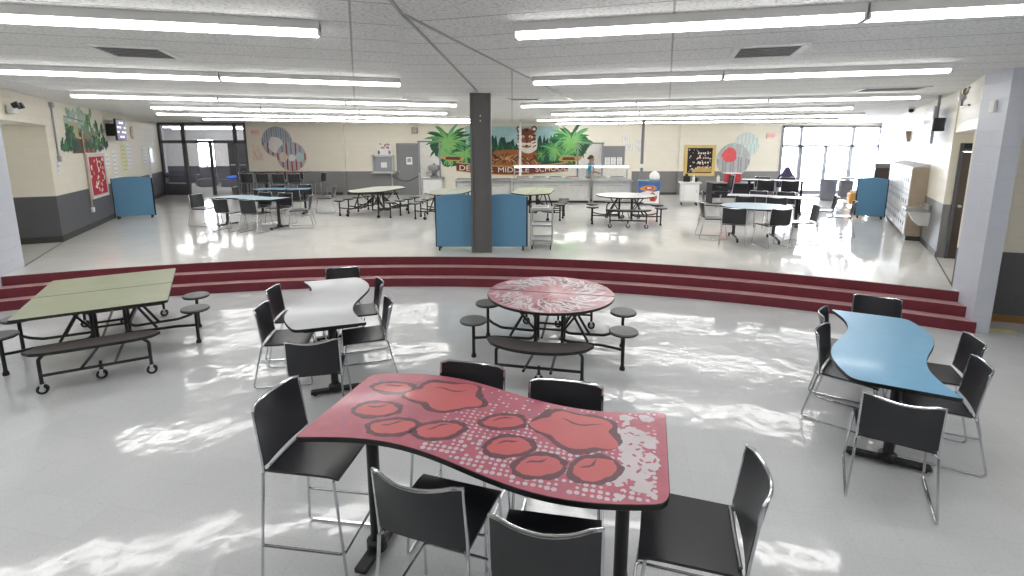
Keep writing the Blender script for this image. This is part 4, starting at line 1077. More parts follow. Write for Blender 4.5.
# dark grass band
b.poly([(-1.0,2.35)]+[(-1.0+.07*k,2.42+rnd.uniform(0,.42)+(.1 if k%2 else 0)) for k in range(44)]+[(2.0,2.3),(2.0,1.66),(-1.0,1.66)],H0+.001,G1[4],ARX)
for k in range(60): x=rnd.uniform(-.9,1.6); frond(b,x,2.0,PI/2+rnd.uniform(-.3,.3),rnd.uniform(.4,.75),.018,G1[rnd.choice((0,1,4))],H0+.0012+k*5e-6,.2)
# tiger lying to the left of its head
b.poly(blob(-.15,1.95,.95,.36,.06,3,.05),H0+.002,PO,ARX); b.poly(blob(.75,1.92,.52,.34,-.1,4,.05),H0+.0022,PO,ARX)
for k in range(60):
    x=rnd.uniform(-.95,1.15); frond(b,x,1.66+rnd.uniform(0,.3),PI/2+rnd.uniform(-.6,.6),rnd.uniform(.2,.42),.022,(PB,PO2,PB,PY)[k%4],H0+.0026+k*5e-6,.5)
hx,hy=.60,2.72
b.poly(blob(hx+.05,hy-.17,.41,.40,.2,6,.06),H0+.004,PW,ARX); b.poly(blob(hx,hy+.05,.37,.40,0,7,.02),H0+.0045,PO,ARX); b.poly(blob(hx,hy+.26,.26,.16,0,17,.05),H0+.0047,PO2,ARX)
for s in (-1,1):
    b.poly(blob(hx+s*.30,hy+.42,.12,.12,0,8,.03),H0+.0042,PO2,ARX); b.poly(blob(hx+s*.30,hy+.41,.06,.06,0,9,.03),H0+.0047,PW,ARX)
    b.poly(blob(hx+s*.17,hy+.10,.085,.05,s*-.3,10,.03),H0+.005,PW,ARX); b.poly(blob(hx+s*.16,hy+.09,.035,.03,0,11,.02),H0+.0054,PB,ARX)
    b.poly(blob(hx+s*.28,hy-.17,.13,.11,s*.5,12,.05),H0+.005,PW,ARX)
    for k in range(5): frond(b,hx+s*.40,hy+.28-.13*k,PI/2+s*(PI/2-.35+.16*k),.20,.022,PB,H0+.0056+k*5e-6,.3)
    b.poly(blob(hx+s*.08,hy-.20,.10,.07,0,13,.04),H0+.0052,PW,ARX)
b.poly([(hx-.07,hy-.08),(hx+.07,hy-.08),(hx+.03,hy-.15),(hx-.03,hy-.15)],H0+.0058,PB,ARX); b.poly(blob(hx,hy-.255,.07,.028,0,14,.04),H0+.0058,PB,ARX)
b.poly([(hx-.06,hy+.2),(hx+.06,hy+.2),(hx+.08,hy-.06),(hx-.08,hy-.06)],H0+.0055,PO2,ARX)
for k in range(4): frond(b,hx-.02+.013*k,hy+.30,PI/2+(-.5+.33*k),.14,.02,PB,H0+.006+k*5e-6,.2)
# palms
def palm(cx,cy,n,l,seed,h):
    r2=random.Random(seed)
    b.poly(blob(cx,cy-.15,l*.75,l*.55,0,seed,.12,40),h,G1[0],ARX)
    for k in range(n):
        a=2*PI*k/n+r2.uniform(-.12,.12); frond(b,cx,cy,a,l*r2.uniform(.75,1.05),l*.075,G1[r2.choice((0,1,1,2,3,5))],h+.0004+k*1e-5,.45)
    for k in range(n): a=2*PI*k/n+.1; frond(b,cx,cy,a,l*r2.uniform(.4,.7),l*.03,G1[3],h+.0012+k*1e-5,.4)
palm(-2.62,2.60,26,.98,21,H0+.0065); palm(2.45,2.62,26,.98,22,H0+.0065); palm(-1.95,2.15,18,.62,23,H0+.0085); palm(1.72,2.28,18,.60,24,H0+.0085); palm(-2.55,2.02,14,.5,25,H0+.0085); palm(2.25,2.02,14,.5,27,H0+.0085); palm(-1.35,2.75,16,.6,28,H0+.0075); palm(1.25,2.1,12,.35,29,H0+.0075)
# scroll banner
hb=H0+.0115
b.poly([(-2.95,1.96),(-2.6,1.84),(-2.0,1.86),(-2.0,2.0),(-2.5,2.02),(-2.9,2.05)],hb-.001,PY,ARX); b.poly([(-2.75,1.90),(-2.15,1.88),(-2.1,2.0),(-2.7,2.02)],hb-.0006,PM,ARX)
b.poly([(1.95,1.84),(2.75,1.84),(2.95,2.05),(2.6,2.02),(2.1,2.03),(1.9,1.95)],hb-.001,PY,ARX); b.poly([(2.05,1.88),(2.6,1.88),(2.55,2.0),(2.1,2.0)],hb-.0006,PM,ARX)
def ban(y): return [(-2.3+4.6*k/20, y-.10*math.sin(PI*k/20)+.06*(1-math.sin(PI*k/20))) for k in range(21)]
b.poly(ban(1.36)+ban(1.74)[::-1],hb,PY,ARX); b.poly([(x,y) for x,y in ban(1.40)]+ban(1.70)[::-1],hb+.0006,PM,ARX)
mur=tag(b.build('wall_painting',loc=(0,YB-.0005,0),smooth=0),'wall painting of a tiger between palms above a lettered scroll','painting')
PWL=mat('paint_letter',(236,230,214),.6)
text('lettering','DENVER',.30,PWL,mur,(-1.48,-.016,1.525),(R(90),R(3),0),width=1.40); text('lettering','MIDDLE',.30,PWL,mur,(.06,-.016,1.47),(R(90),R(0),0),width=1.28); text('lettering','SCHOOL',.30,PWL,mur,(1.62,-.016,1.52),(R(90),R(-3),0),width=1.3)
# round striped panels
def disc(label,x,z,r,bg_,cols,seed,dy=.0,patches=()):
    b=MB(); b.prism(circle(r,48),0,.02,bg_,ARX)
    n=13
    for k in range(n):
        u=-r+2*r*(k+.5)/n; hh=math.sqrt(max(0,r*r-(abs(u)+r/n*.6)**2))*.97
        if hh>.03: b.poly([(u-r/n*.62,-hh),(u+r/n*.62,-hh),(u+r/n*.62,hh*cols[k%len(cols)][1]),(u-r/n*.62,hh*cols[k%len(cols)][1])],.0215,cols[k%len(cols)][0],ARX)
        if hh>.03 and cols[k%len(cols)][2] is not None: b.poly([(u-r/n*.62,hh*cols[k%len(cols)][1]),(u+r/n*.62,hh*cols[k%len(cols)][1]),(u+r/n*.62,hh),(u-r/n*.62,hh)],.0215,cols[k%len(cols)][2],ARX)
    for (px,py,rx,ry,mm) in patches: b.poly(blob(px,py,rx,ry,0,seed,.1),.0225,mm,ARX)
    tag(b.build('striped_disc',loc=(x,YB-.0005-dy,z),smooth=0),label,'wall art')
RS=mat('art_red',(168,62,70),.6); BS=mat('art_blue',(120,144,178),.6); GS2=mat('art_grey',(150,152,156),.6); WS=mat('art_white',(226,224,222),.6); CR=mat('art_coral',(222,92,96),.6); TE=mat('art_teal',(178,206,202),.6)
AG=mat('art_ash',(182,180,184),.6); AB=mat('art_brick',(150,80,86),.6)
disc('round art panel of faded grey and blue stripes, upper left one',-9.62,2.62,.62,AG,[(AB,-.1,BS),(AG,-.1,GS2)],3,0,[(-.05,-.12,.30,.32,WS)])
disc('round art panel of red and blue stripes with a white flower, lower right one',-9.05,2.02,.60,AG,[(RS,.15,AB),(AG,.1,AG),(RS,.05,BS),(AG,.1,AG)],4,.024,[(-.33,-.02,.17,.2,mat('art_cream',(216,206,190),.6)),(.33,-.02,.17,.2,TE),(.02,-.05,.15,.14,WS)])
disc('round art panel of red and grey stripes beside the black notice board',9.10,1.88,.68,AG,[(GS2,.2,TE),(AG,.0,AG),(GS2,.2,AG)],5,.024,[(-.18,.2,.30,.30,CR)])
disc('faint teal round art panel behind the red and grey one',9.62,2.50,.50,mat('art_faint',(214,218,214),.6),[(TE,.1,MATS['art_faint']),(MATS['art_faint'],0,TE)],6,0)
# faint sketch of a figure at the left
b=MB()
for k in range(7): b.tube([(-.18+.06*k,0,.25*math.sin(k*1.7)),(-.05+.05*k,0,-.2+.1*math.cos(k)),(-.16+.07*k,0,-.38)],.010,mat('art_peach',(222,170,154),.7),5,fil=.05)
tag(b.build('line_drawing',loc=(-10.52,YB-.012,2.25)),'peach line drawing on the wall left of the round panels','wall art')
def sign(label,x,z):
    t=thing('exit_sign',label,'sign',(x,YB,z),0,'exit signs')
    MB().box((0,-.03,0),(.36,.06,.22),mat('sign_pink',(238,206,202),.5),bev=.01).build('sign_box',t)
    text('lettering','EXIT',.15,mat('sign_red',(226,96,92),.5),t,(0,-.0625,0))
sign('exit sign on the left back wall near the glazed partition',-10.45,3.0); sign('exit sign on the right back wall near the windows',10.56,2.85)
# black notice board in a yellow frame
t=thing('notice_board','black notice board in a yellow patterned frame on the right back wall','board',(7.72,YB,1.86))
b=MB(); b.box((0,-.012,0),(1.02,.02,1.02),mat('board_black',(40,34,36),.8)); r2=random.Random(8)
for k in range(46): x=r2.uniform(-.47,.47); y=r2.uniform(-.47,.47); s=r2.uniform(.012,.032); b.poly(blob(x,y,s,s,0,k,.1,10),.0228,PW,ARX)
for j in range(4):
    for k in range(5): x=-.06+.10*k+r2.uniform(-.02,.02); b.poly([(x-.035,.30-.19*j-.04),(x+.03,.30-.19*j-.035),(x+.025,.30-.19*j+.03),(x-.03,.30-.19*j+.035)],.0232,(PW,mat('note_rose',(214,170,170),.7))[j%2],ARX)
b.poly([(-.3,-.47),(.5,-.47),(.5,-.32),(.1,-.26),(-.3,-.36)],.0235,PY,ARX)
b.build('board_face',t,smooth=0)
b=MB(); YF=mat('board_gold',(214,190,116),.6,vary=.2,scale=30)
for sx,sz,dx,dz in ((0,.57,1.28,.12),(0,-.57,1.28,.12),(-.575,0,.13,1.02),(.575,0,.13,1.02)): b.box((sx,-.02,sz),(dx,.04,dz),YF,bev=.008)
b.build('border_frame',t)
for i,(x,z) in enumerate(((4.66,2.73),(4.80,2.40),(5.22,2.56),(5.22,2.28))):
    t=thing('notice',('white notice sheet left of the grey post, upper','white notice sheet left of the grey post, lower','white notice sheet right of the grey post, upper','white notice sheet right of the grey post, lower')[i],'notice',(x,YB,z),0,'notice sheets')
    b=MB(); b.box((0,-.006,0),(.26,.01,.22),M['whitep'])
    for k in range(4): b.box((0,-.0112,.07-.045*k),(.18,.0006,.012),M['greydoor'])
    b.build('sheet',t,smooth=0)
    b=MB()
    for sx,sz,dx,dz in ((0,.115,.27,.014),(0,-.115,.27,.014),(-.135,0,.014,.24),(.135,0,.014,.24)): b.box((sx,-.008,sz),(dx,.014,dz),M['steel'])
    b.build('frame',t,smooth=0)
# grey board and white menu sheets right of the kitchen doorway
b=MB(); b.box((0,-.015,0),(.90,.03,.86),M['greydoor'],bev=.006); tag(b.build('menu_board',loc=(4.18,YB-.0005,2.02)),'grey board beside the right kitchen doorway','board')
for i,x in enumerate((3.92,4.16,4.42)):
    b=MB(); b.box((0,-.006,0),(.20,.01,.34),M['whitep']); 
    for k in range(5): b.box((0,-.0112,.12-.06*k),(.12,.0006,.016),M['greydoor'])
    tag(b.build('menu_sheet',loc=(x,YB-.0310,1.82),smooth=0),'white menu sheet on the grey board, %s of three'%('left','middle','right')[i],'menu','menu sheets')
# tray return hatch, its flower poster, rope, speaker
t=thing('tray_hatch','steel framed tray return hatch in the wall left of the grey door','hatch',(-5.28,YB,1.72))
b=MB()
for sx,sz,dx,dz in ((0,.33,.86,.06),(0,-.33,.86,.06),(-.40,0,.06,.66),(.40,0,.06,.66)): b.box((sx,-.07,sz),(dx,.14,dz),M['steel'])
b.build('frame',t,smooth=0); MB().box((0,-.004,0),(.76,.006,.62),M['lightgrey']).build('shutter',t,smooth=0); MB().box((0,-.16,-.36),(.95,.32,.03),M['steel'],bev=.006).build('ledge',t)
MB().box((0,-.012,-.04),(.24,.008,.22),M['whitep']).build('notice_sheet',t,smooth=0)
b=MB(); b.box((0,-.004,0),(.56,.008,.34),M['whitep']); r2=random.Random(4); MG=mat('flower_mauve',(170,90,130),.7)
for k in range(16): b.poly(blob(r2.uniform(-.24,.24),.17+r2.uniform(-.08,.10),.045,.04,0,k,.15,12),.0085+k*2e-5,(MG,RS,PW,GS2)[k%4],ARX)
b.poly(blob(-.22,-.08,.05,.09,0,3,.1),.009,M['greydoor'],ARX); b.poly(blob(.22,-.08,.05,.09,0,4,.1),.009,M['greydoor'],ARX)
tag(b.build('flower_poster',loc=(-5.25,YB-.0005,2.27),smooth=0),'white poster with mauve flowers above the tray hatch','poster')
tag(MB().box((0,-.004,0),(.24,.008,.30),M['whitep']).box((0,-.0085,.02),(.16,.001,.16),M['lightgrey']).build('door_notice',loc=(-4.22,YB-.0455,1.85),smooth=0),'white notice taped to the grey door','notice')
t=thing('wall_speaker','grey square speaker high on the wall above the grey door','speaker',(-3.96,YB,3.07)); MB().box((0,-.05,0),(.24,.10,.24),M['greydoor'],bev=.01).build('case',t); MB().box((0,-.104,0),(.19,.006,.19),M['tan'],bev=.002).build('grille',t)
t=thing('rope_barrier','black rope barrier hanging across the grey door','barrier',(-4.3,20.3,P))
for s in (-1,1): MB().lathe([(.15,0),(.15,.02),(.025,.04),(.022,.85),(.04,.88),(.03,.92)],M['steel'],16,TX((s*.55,0,0))).build('post',t)
MB().tube([(-.55+1.1*k/12,0,.82-.22*math.sin(PI*k/12)) for k in range(13)],.018,M['blackm'],8).build('rope',t)
# ================================================================== left wall fittings (x runs along the wall, -y into the room)
LA=math.atan2(LD.y,LD.x)
def lw(s,z,off=0): p=LW0+LD*s; return (p.x+LD.y*off, p.y-LD.x*off, z)
b=MB(); LG=[MATS['paint_green_0'],MATS['paint_green_1'],MATS['paint_green_4'],mat('paint_fern',(120,150,120),.6,vary=.1),mat('paint_pale_teal',(168,188,176),.6,vary=.1)]
TB=mat('paint_terracotta',(158,108,84),.6,vary=.15,scale=6); TT=mat('paint_tan',(190,174,138),.6,vary=.1); UB=mat('paint_umber',(96,76,66),.6,vary=.15)
rnd=random.Random(9)
b.poly([(1.35,2.28),(2.1,2.28),(2.1,2.9),(1.35,2.75)],.002,UB,ARX); b.poly([(2.15,2.28),(3.1,2.28),(3.15,2.62),(2.7,2.85),(2.15,2.75)],.002,TB,ARX)
for x in (2.3,2.62,2.95): b.poly([(x,2.3),(x+.16,2.3),(x+.16,2.62),(x,2.62)],.003,UB,ARX)
b.poly([(1.15,2.66),(1.95,2.62),(2.0,3.0),(1.05,3.02)],.003,TT,ARX); b.poly([(1.95,2.62),(2.2,2.6),(2.25,2.92),(2.0,3.0)],.003,PW,ARX)
b.poly([(2.05,2.25),(2.16,2.25),(2.2,2.95),(2.1,2.98)],.0036,TT,ARX)
def foliage(cx,cy,rx,ry,n,cols,h):
    for k in range(n):
        x=cx+rnd.gauss(0,rx*.5); y=cy+rnd.gauss(0,ry*.5)
        if y<2.42: y=2.42+rnd.random()*.1
        b.poly(blob(x,y,rnd.uniform(.07,.17),rnd.uniform(.05,.11),rnd.random()*3,k,.25,14),h+k*1e-5,LG[rnd.choice(cols)],ARX)
foliage(1.25,2.40,.40,.22,40,(0,1,2),.004); foliage(1.45,2.6,.3,.35,30,(0,2,1),.0045); foliage(3.3,2.5,.75,.36,70,(0,1,2,3),.0042); foliage(2.6,2.95,.5,.3,40,(3,1,3),.005); foliage(2.25,3.12,.25,.15,18,(3,4),.0055); foliage(1.5,3.15,.35,.12,14,(4,3),.0055)
b.tube([(1.1,-.006,3.10),(1.7,-.006,3.08),(2.3,-.006,3.04)],.010,mat('paint_slate',(90,110,116),.6),5); b.tube([(1.3,-.006,3.3),(1.45,-.006,3.12)],.012,MATS['paint_pale_teal'],5)
tag(b.build('jungle_painting',loc=lw(0,0,.0006),rz=LA,smooth=0),'jungle wall painting with a pot and green foliage on the left wall','painting')
t=thing('red_notice_board','red notice board with white cut-out letters and pale border, left wall','board',lw(2.9,1.70,.001),LA)
b=MB(); b.box((0,-.012,0),(1.25,.02,.96),mat('board_red',(176,44,62),.8))
for k in range(34): x=rnd.uniform(-.55,.55); y=rnd.uniform(-.42,.42); b.poly(blob(x,y,rnd.uniform(.025,.06),rnd.uniform(.03,.08),rnd.random()*3,k,.25,9),.0228,PW if k%6 else PY,ARX)
b.build('board_face',t,smooth=0)
b=MB(); BF=mat('border_pale',(206,198,196),.6)
for sx,sz,dx,dz in ((0,.52,1.42,.08),(0,-.52,1.42,.08),(-.67,0,.08,.98),(.67,0,.08,.98)): b.box((sx,-.018,sz),(dx,.036,dz),BF,bev=.006)
for k in range(14): b.poly(circle(.03,8,-.62+.095*k,-.53),.0375,M['whitep'],ARX)
b.build('border_frame',t)
t=thing('television','wall television showing a dark menu, high on the left wall','television',lw(4.55,2.90,.001),LA)
b=MB(); b.box((0,-.26,0),(1.02,.05,.60),M['black'],bev=.01); b.build('case',t)
b=MB(); b.box((0,-.2865,0),(.96,.004,.54),emission('screen_glow',(.16,.15,.20,1),.9),bev=0)
for j in range(4):
    for k in range(4): b.box((-.36+.24*k,-.289,.2-.13*j),(.16,.002,.045),emission('screen_white',(.9,.9,.95,1),1.1) if (j+k)%3 else MATS['screen_glow'])
b.build('screen',t,smooth=0); MB().box((-.1,-.12,0),(.5,.235,.34),M['blackm'],bev=.02).build('bracket',t)
def sheet(label,s,z,w,h,mm,name='poster',cat='poster',group=None):
    b=MB(); b.box((0,-.004,0),(w,.008,h),mm)
    for k in range(int(h/.12)): b.box((0,-.0085,h/2-.1-.12*k),(w*.7,.001,.02),M['lightgrey'])
    tag(b.build(name,loc=lw(s,z,.0005),rz=LA,smooth=0),label,cat,group)
sheet('small white sheet right of the red notice board, left wall',3.95,2.05,.34,.40,M['whitep'])
sheet('tall white poster between red board and yellow banner, left wall',4.65,1.93,.40,.80,M['whitep'])
sheet('pale yellow banner under the left television',5.75,2.12,.55,.86,mat('pale_yellow_paper',(226,228,178),.7)); sheet('white banner right of the yellow one, left wall',6.35,2.15,.4,.76,M['whitep'])
sheet('pale sheet nearer of two before the glazed partition, left wall',8.55,2.1,.6,.6,M['whitep']); sheet('pale sheet farther of two before the glazed partition, left wall',9.7,2.1,.6,.6,M['lightgrey'])
sheet('long white sheet hanging low near the glazed partition, left wall',9.2,1.45,.35,.75,M['whitep'])
b=MB(); b.prism(circle(.20,28),0,.03,M['tan'],ARX); b.prism(circle(.17,28),.03,.034,mat('clock_face',(226,214,186),.6),ARX); b.box((0,-.036,.06),(.012,.003,.12),M['blackm']); b.box((.05,-.036,0),(.10,.003,.012),M['blackm'])
tag(b.build('wall_clock',loc=lw(7.1,2.88,.0005),rz=LA),'round tan wall clock right of the left television','clock')
t=thing('wall_sign','narrow blue lettered sign at the left wall corner','sign',lw(.33,2.02),LA); MB().box((0,-.004,0),(.13,.008,.27),M['whitep']).build('plate',t,smooth=0)
for k,ch in enumerate('EMS'): text('lettering',ch,.10,mat('sign_blue',(70,80,180),.5),t,(0,-.0085,.085-.085*k),ext=.001)
b=MB(); b.tube([(0,-.02,3.30),(0,-.02,2.2)],.018,M['lightgrey'],8); b.box((0,-.03,3.30),(.12,.06,.1),M['lightgrey'],bev=.01); b.box((0,-.03,2.18),(.09,.06,.12),M['lightgrey'],bev=.01)
tag(b.build('conduit_pipe',loc=lw(.40,0),rz=LA),'vertical conduit with boxes at the near left wall corner','conduit')
b=MB(); b.tube([(0,-.024,2.85),(0,-.024,.9)],.018,M['tan'],8); b.box((0,-.034,.9),(.09,.06,.12),M['whitep'],bev=.01); tag(b.build('conduit_pipe',loc=lw(2.06,0,.002),rz=LA),'vertical conduit left of the red notice board','conduit')
# alcove camera and the emergency lamp on the header
b=MB(); b.lathe([(.09,0),(.09,-.03),(.075,-.035)],M['white'],20); b.ell((0,0,-.04),(.065,.065,.06),M['black']); tag(b.build('dome_camera',loc=(-9.80,9.72,2.86)),'black dome camera on the alcove ceiling at the left','camera')
hd=(LW0-Vector((-8.28,8.3))).normalized(); ha=math.atan2(hd.y,hd.x)
t=thing('emergency_lamp','emergency lamp with twin heads on the left wall header','lamp',(-8.48+.012,8.645-.0,3.05),ha)
MB().box((0,-.05,0),(.30,.09,.13),M['white'],bev=.015).build('case',t)
for s in (-1,1): MB().cyl((s*.12,-.08,.06),(s*.12,-.16,.09),.045,M['black'],14,r1=.055).build('lamp_head',t)

# ================================================================== right side (x along the wall, +y into the room)
RA=math.atan2(RD.y,RD.x); RN=Vector((-RD.y,RD.x))
def rw(s,z,off=0): p=RW0+RD*s+RN*off; return (p.x,p.y,z)
ORDL=['first','second','third','fourth']
for k in range(4):
    t=thing('locker_unit','pale steel locker unit on the right wall, %s of four from the drinking fountain'%ORDL[k],'locker',rw(1.78+1.03*k+.51,P,.002),RA,'locker units')
    b=MB(); b.box((0,.14,.83),(1.02,.27,1.46),M['tan'],bev=.004); b.box((0,.13,.05),(1.0,.24,.10),M['cove']); b.build('body',t,smooth=0)
    b=MB(); o=[(0,1.56),(.275,1.56),(0,1.62)]
    b.add([(-.51,0,1.56),(-.51,.275,1.56),(-.51,0,1.62),(.51,0,1.56),(.51,.275,1.56),(.51,0,1.62)],[(0,1,2),(3,5,4),(0,3,4,1),(1,4,5,2),(2,5,3,0)],M['lockw']); b.build('sloped_top',t,smooth=0)
    for i in range(3):
        for j in range(3):
            b=MB(); b.box((-.335+.335*i,.282,.36+.47*j),(.315,.016,.45),M['lockw'],bev=.003)
            for q in range(3): b.box((-.335+.335*i,.291,.52+.47*j-.02*q),(.16,.004,.006),M['dark'])
            d=b.build('door',t,smooth=0)
            MB().box((-.335+.335*i+.11,.297,.34+.47*j),(.022,.016,.09),M['steel']).build('handle',d,smooth=0)
t=thing('drinking_fountain','steel topped drinking fountain on the right wall beside the lockers','fountain',rw(1.25,P,.002),RA)
b=MB(); b.prism(round_poly([(-.26,0),(.26,0),(.26,.40),(-.26,.40)],.05,4),.70,.76,M['steel'],bev=.012); b.box((0,.03,.80),(.52,.05,.09),M['steel'],bev=.01); b.build('basin_top',t)
b=MB(); n=5; prof=[(.46,.12,.30),(.60,.16,.34),(.70,.22,.36)]
vs=[]; 
for z,hw,dp in ((.42,.15,.16),(.5,.17,.24),(.70,.22,.34)): vs+=[(-hw,0,z),(hw,0,z),(hw,dp,z),(-hw,dp,z)]
fs=[(3,2,1,0),(8,9,10,11)]
for r_ in range(2):
    for i in range(4): fs.append((r_*4+i,r_*4+(i+1)%4,r_*4+4+(i+1)%4,r_*4+4+i))
b.add(vs,fs,M['white']); b.build('cabinet',t,smooth=0)
MB().tube([(.12,.12,.76),(.12,.12,.83),(.10,.18,.84)],.012,M['chrome'],8,fil=.02).build('spout',t); MB().cyl((-.05,.405,.73),(-.05,.42,.73),.025,M['chrome'],14).build('push_button',t)
t=thing('television','wall television seen nearly edge-on, high on the right wall','television',rw(1.15,2.84,.001),RA)
MB().box((0,.20,0),(1.02,.05,.70),M['lightgrey'],bev=.01).build('case',t); MB().box((0,.228,0),(.96,.006,.62),mat('screen_glass_glare',(150,152,166),.12,coat=.3)).build('screen',t,smooth=0)  # window reflection put into the pale screen colour
MB().box((-.62,.16,.0),(.3,.18,.24),M['blackm'],bev=.02).tube([(-.5,.16,0),(0,.17,0)],.025,M['blackm'],8).build('bracket',t); MB().tube([(-.45,.16,.1),(-.45,.16,.54)],.022,M['greydoor'],8).build('ceiling_pole',t)
t=thing('wall_speaker','grey tapered speaker high on the right wall above the lockers','speaker',rw(5.4,2.70,.001),RA); b=MB(); b.add([(-.18,0,.14),(.18,0,.14),(.18,.12,.14),(-.18,.12,.14),(-.12,0,-.14),(.12,0,-.14),(.12,.07,-.14),(-.12,.07,-.14)],[(0,3,2,1)[::-1],(4,7,6,5),(0,1,5,4),(1,2,6,5),(2,3,7,6),(3,0,4,7)],M['tan']); b.build('case',t,smooth=0)
b=MB(); b.lathe([(.08,0),(.08,-.04),(.03,-.06),(.03,-.08)],M['white'],18); b.ell((0,0,-.1),(.06,.06,.05),M['black']); tag(b.build('dome_camera',loc=(9.6,12.35,CEIL)),'small dome camera on the ceiling above the lockers','camera')
# bracket pipe by the right wing wall
b=MB(); b.tube([(6.22,7.0,3.0),(6.66,7.62,3.02),(6.69,7.66,3.14),(6.33,7.16,3.25)],.016,M['greydoor'],8,fil=.05); b.ell((6.69,7.66,3.16),(.05,.05,.06),M['steel']); b.ell((6.5,7.40,3.22),(.035,.035,.05),M['ochre']); tag(b.build('pipe_bracket'),'bent grey pipe with a valve beside the right wing wall top','pipe')
wv=Vector((.155,.54)).normalized(); wa=math.atan2(wv.y,wv.x)
b=MB(); b.box((0,.02,0),(.09,.04,.15),M['white'],bev=.01); tag(b.build('switch_box',loc=(6.20+.0,6.60,2.95),rz=wa),'small white switch box high on the right wing wall','switch')
b=MB(); b.prism(round_poly([(-.17,-.07),(.16,-.06),(.17,.06),(-.15,.07)],.02,2),0.0005,.003,M['yellow']); tag(b.build('floor_tape',loc=(6.58,6.40,0),rz=R(-10),smooth=0),'worn yellow tape patch on the floor by the right wing wall','tape')
# dark cabinet, cleaning trolley, bucket and bin by the windows
t=thing('upright_cabinet','dark brown cabinet with grey top behind the right blue divider','cabinet',rw(7.25,P,.30),RA)
MB().box((0,0,.70),(.9,.5,1.32),M['brown'],bev=.01).build('body',t); MB().box((0,0,1.42),(.94,.54,.12),M['greydoor'],bev=.01).build('top',t)
for s in (-1,1): d=MB().box((s*.22,.256,.68),(.42,.012,1.2),M['brown'],bev=.003).build('door',t); MB().box((s*.05,.27,.7),(.02,.02,.12),M['steel']).build('handle',d)
t=thing('cleaning_trolley','grey cleaning trolley with a top rail near the windows','trolley',(11.98,17.5,P),R(-25))
b=MB(); b.box((0,0,.18),(.95,.5,.05),M['greydoor'],bev=.01); b.build('deck',t); MB().box((0,0,.88),(.95,.5,.06),M['greydoor'],bev=.015).build('top_tray',t)
for sx in (-1,1):
    for sy in (-1,1): MB().tube([(sx*.44,sy*.21,.09),(sx*.44,sy*.21,.87)],.018,M['greydoor'],8).cyl((sx*.44-.015,sy*.21,.045),(sx*.44+.015,sy*.21,.045),.045,M['rubber'],12).build('leg',t)
MB().box((-.25,0,.52),(.36,.40,.58),mat('grey_canvas',(120,122,134),.8,bump=.2,bscale=20),bev=.04).build('waste_bag',t)
b=MB(); OB=mat('bucket_orange',(222,160,70),.45); b.prism(round_poly([(-.26,-.19),(.26,-.19),(.26,.19),(-.26,.19)],.06,4),.09,.46,OB,bev=.02)
t=tag(b.build('mop_bucket',loc=(11.5,16.62,P),rz=R(-20)),'orange mop bucket in front of the cleaning trolley','bucket')
for sx in (-1,1):
    for sy in (-1,1): MB().cyl((sx*.2-.012,sy*.13,.04),(sx*.2+.012,sy*.13,.04),.04,M['rubber'],12).box((sx*.2,sy*.13,.085),(.04,.04,.02),M['rubber']).build('caster',t)
b=MB()
for k in range(5): b.ell((-.16+.08*k,.02*(-1)**k,.50),(.06,.08,.07),M['whitep'])
b.tube([(0,0,.5),(.1,.08,1.1)],.012,M['tan'],8); b.build('mop',t)
b=MB(); b.lathe([(.22,0),(.24,.03),(.28,.70),(.30,.74),(.30,.78),(.27,.78),(.25,.1)],mat('grey_bin',(120,122,134),.5),26); t=tag(b.build('waste_bin',loc=(11.75,18.6,P)),'round grey waste bin near the windows, left of the cleaning trolley','bin')
MB().tube([(-.29,0,.6),(-.35,0,.6),(-.35,0,.5),(-.28,0,.5)],.014,MATS['grey_bin'],6,fil=.03).build('handle',t)
# hall furniture beyond the glazed partition
t=thing('armchair','dark rounded armchair beyond the left glazed partition','chair',(-15.3,25.2,P),R(200))
b=MB(); b.box((0,0,.21),(.7,.7,.42),HG,bev=.08); b.build('seat',t); b=MB(); shell_back(b,.3,.95,-.28,-.36,.75,HG,th=.12,curve=.12); b.build('backrest',t)
for s in (-1,1): MB().box((s*.38,0,.33),(.12,.66,.55),HG,bev=.05).build('armrest',t)
t=thing('bench_seat_unit','low dark bench with bright blue cushion beyond the glazed partition','bench',(-13.6,25.0,P),R(-6))
MB().box((0,0,.19),(1.5,.7,.38),HG,bev=.04).build('base',t); MB().ell((0,0,.44),(.66,.3,.13),mat('bright_blue_cloth',(60,110,220),.7),22).build('cushion',t)

# ================================================================== the worker behind the counter
def skinned(name, V, E, mm, parent, lvl=2, root=0):
    me=bpy.data.meshes.new(name); bm=bmesh.new(); ly=bm.verts.layers.skin.verify(); vs=[]
    for (x,y,z,r) in V:
        v=bm.verts.new((x,y,z)); v[ly].radius=(r,r) if not isinstance(r,tuple) else r; vs.append(v)
    for a,c in E: bm.edges.new((vs[a],vs[c]))
    vs[root][ly].use_root=True; bm.to_mesh(me); bm.free(); me.materials.append(mm)
    o=bpy.data.objects.new(name,me); C.objects.link(o); o.parent=parent
    o.modifiers.new('skin','SKIN').use_smooth_shade=True
    s=o.modifiers.new('sub','SUBSURF'); s.levels=lvl; s.render_levels=lvl
    return o
t=thing('person','person in a teal top and blue jeans standing behind the serving counter','person',(2.98,18.98,P),R(-80))
SK=mat('skin',(176,128,104),.55,vary=.05); V=[];Ed=[]
def nv(x,y,z,r,p=None):
    V.append((x,y,z,r)); 
    if p is not None: Ed.append((p,len(V)-1))
    return len(V)-1
pel=nv(0,0,.88,(.15,.11)); w=nv(0,.0,1.05,(.135,.10),pel); ch=nv(0,.0,1.24,(.15,.105),w); nk=nv(0,-.005,1.40,(.06,.055),ch); hd_=nv(0,.02,1.50,(.072,.085),nk); tp=nv(0,.015,1.60,(.074,.085),hd_)
nose=nv(0,.11,1.51,.014,hd_)
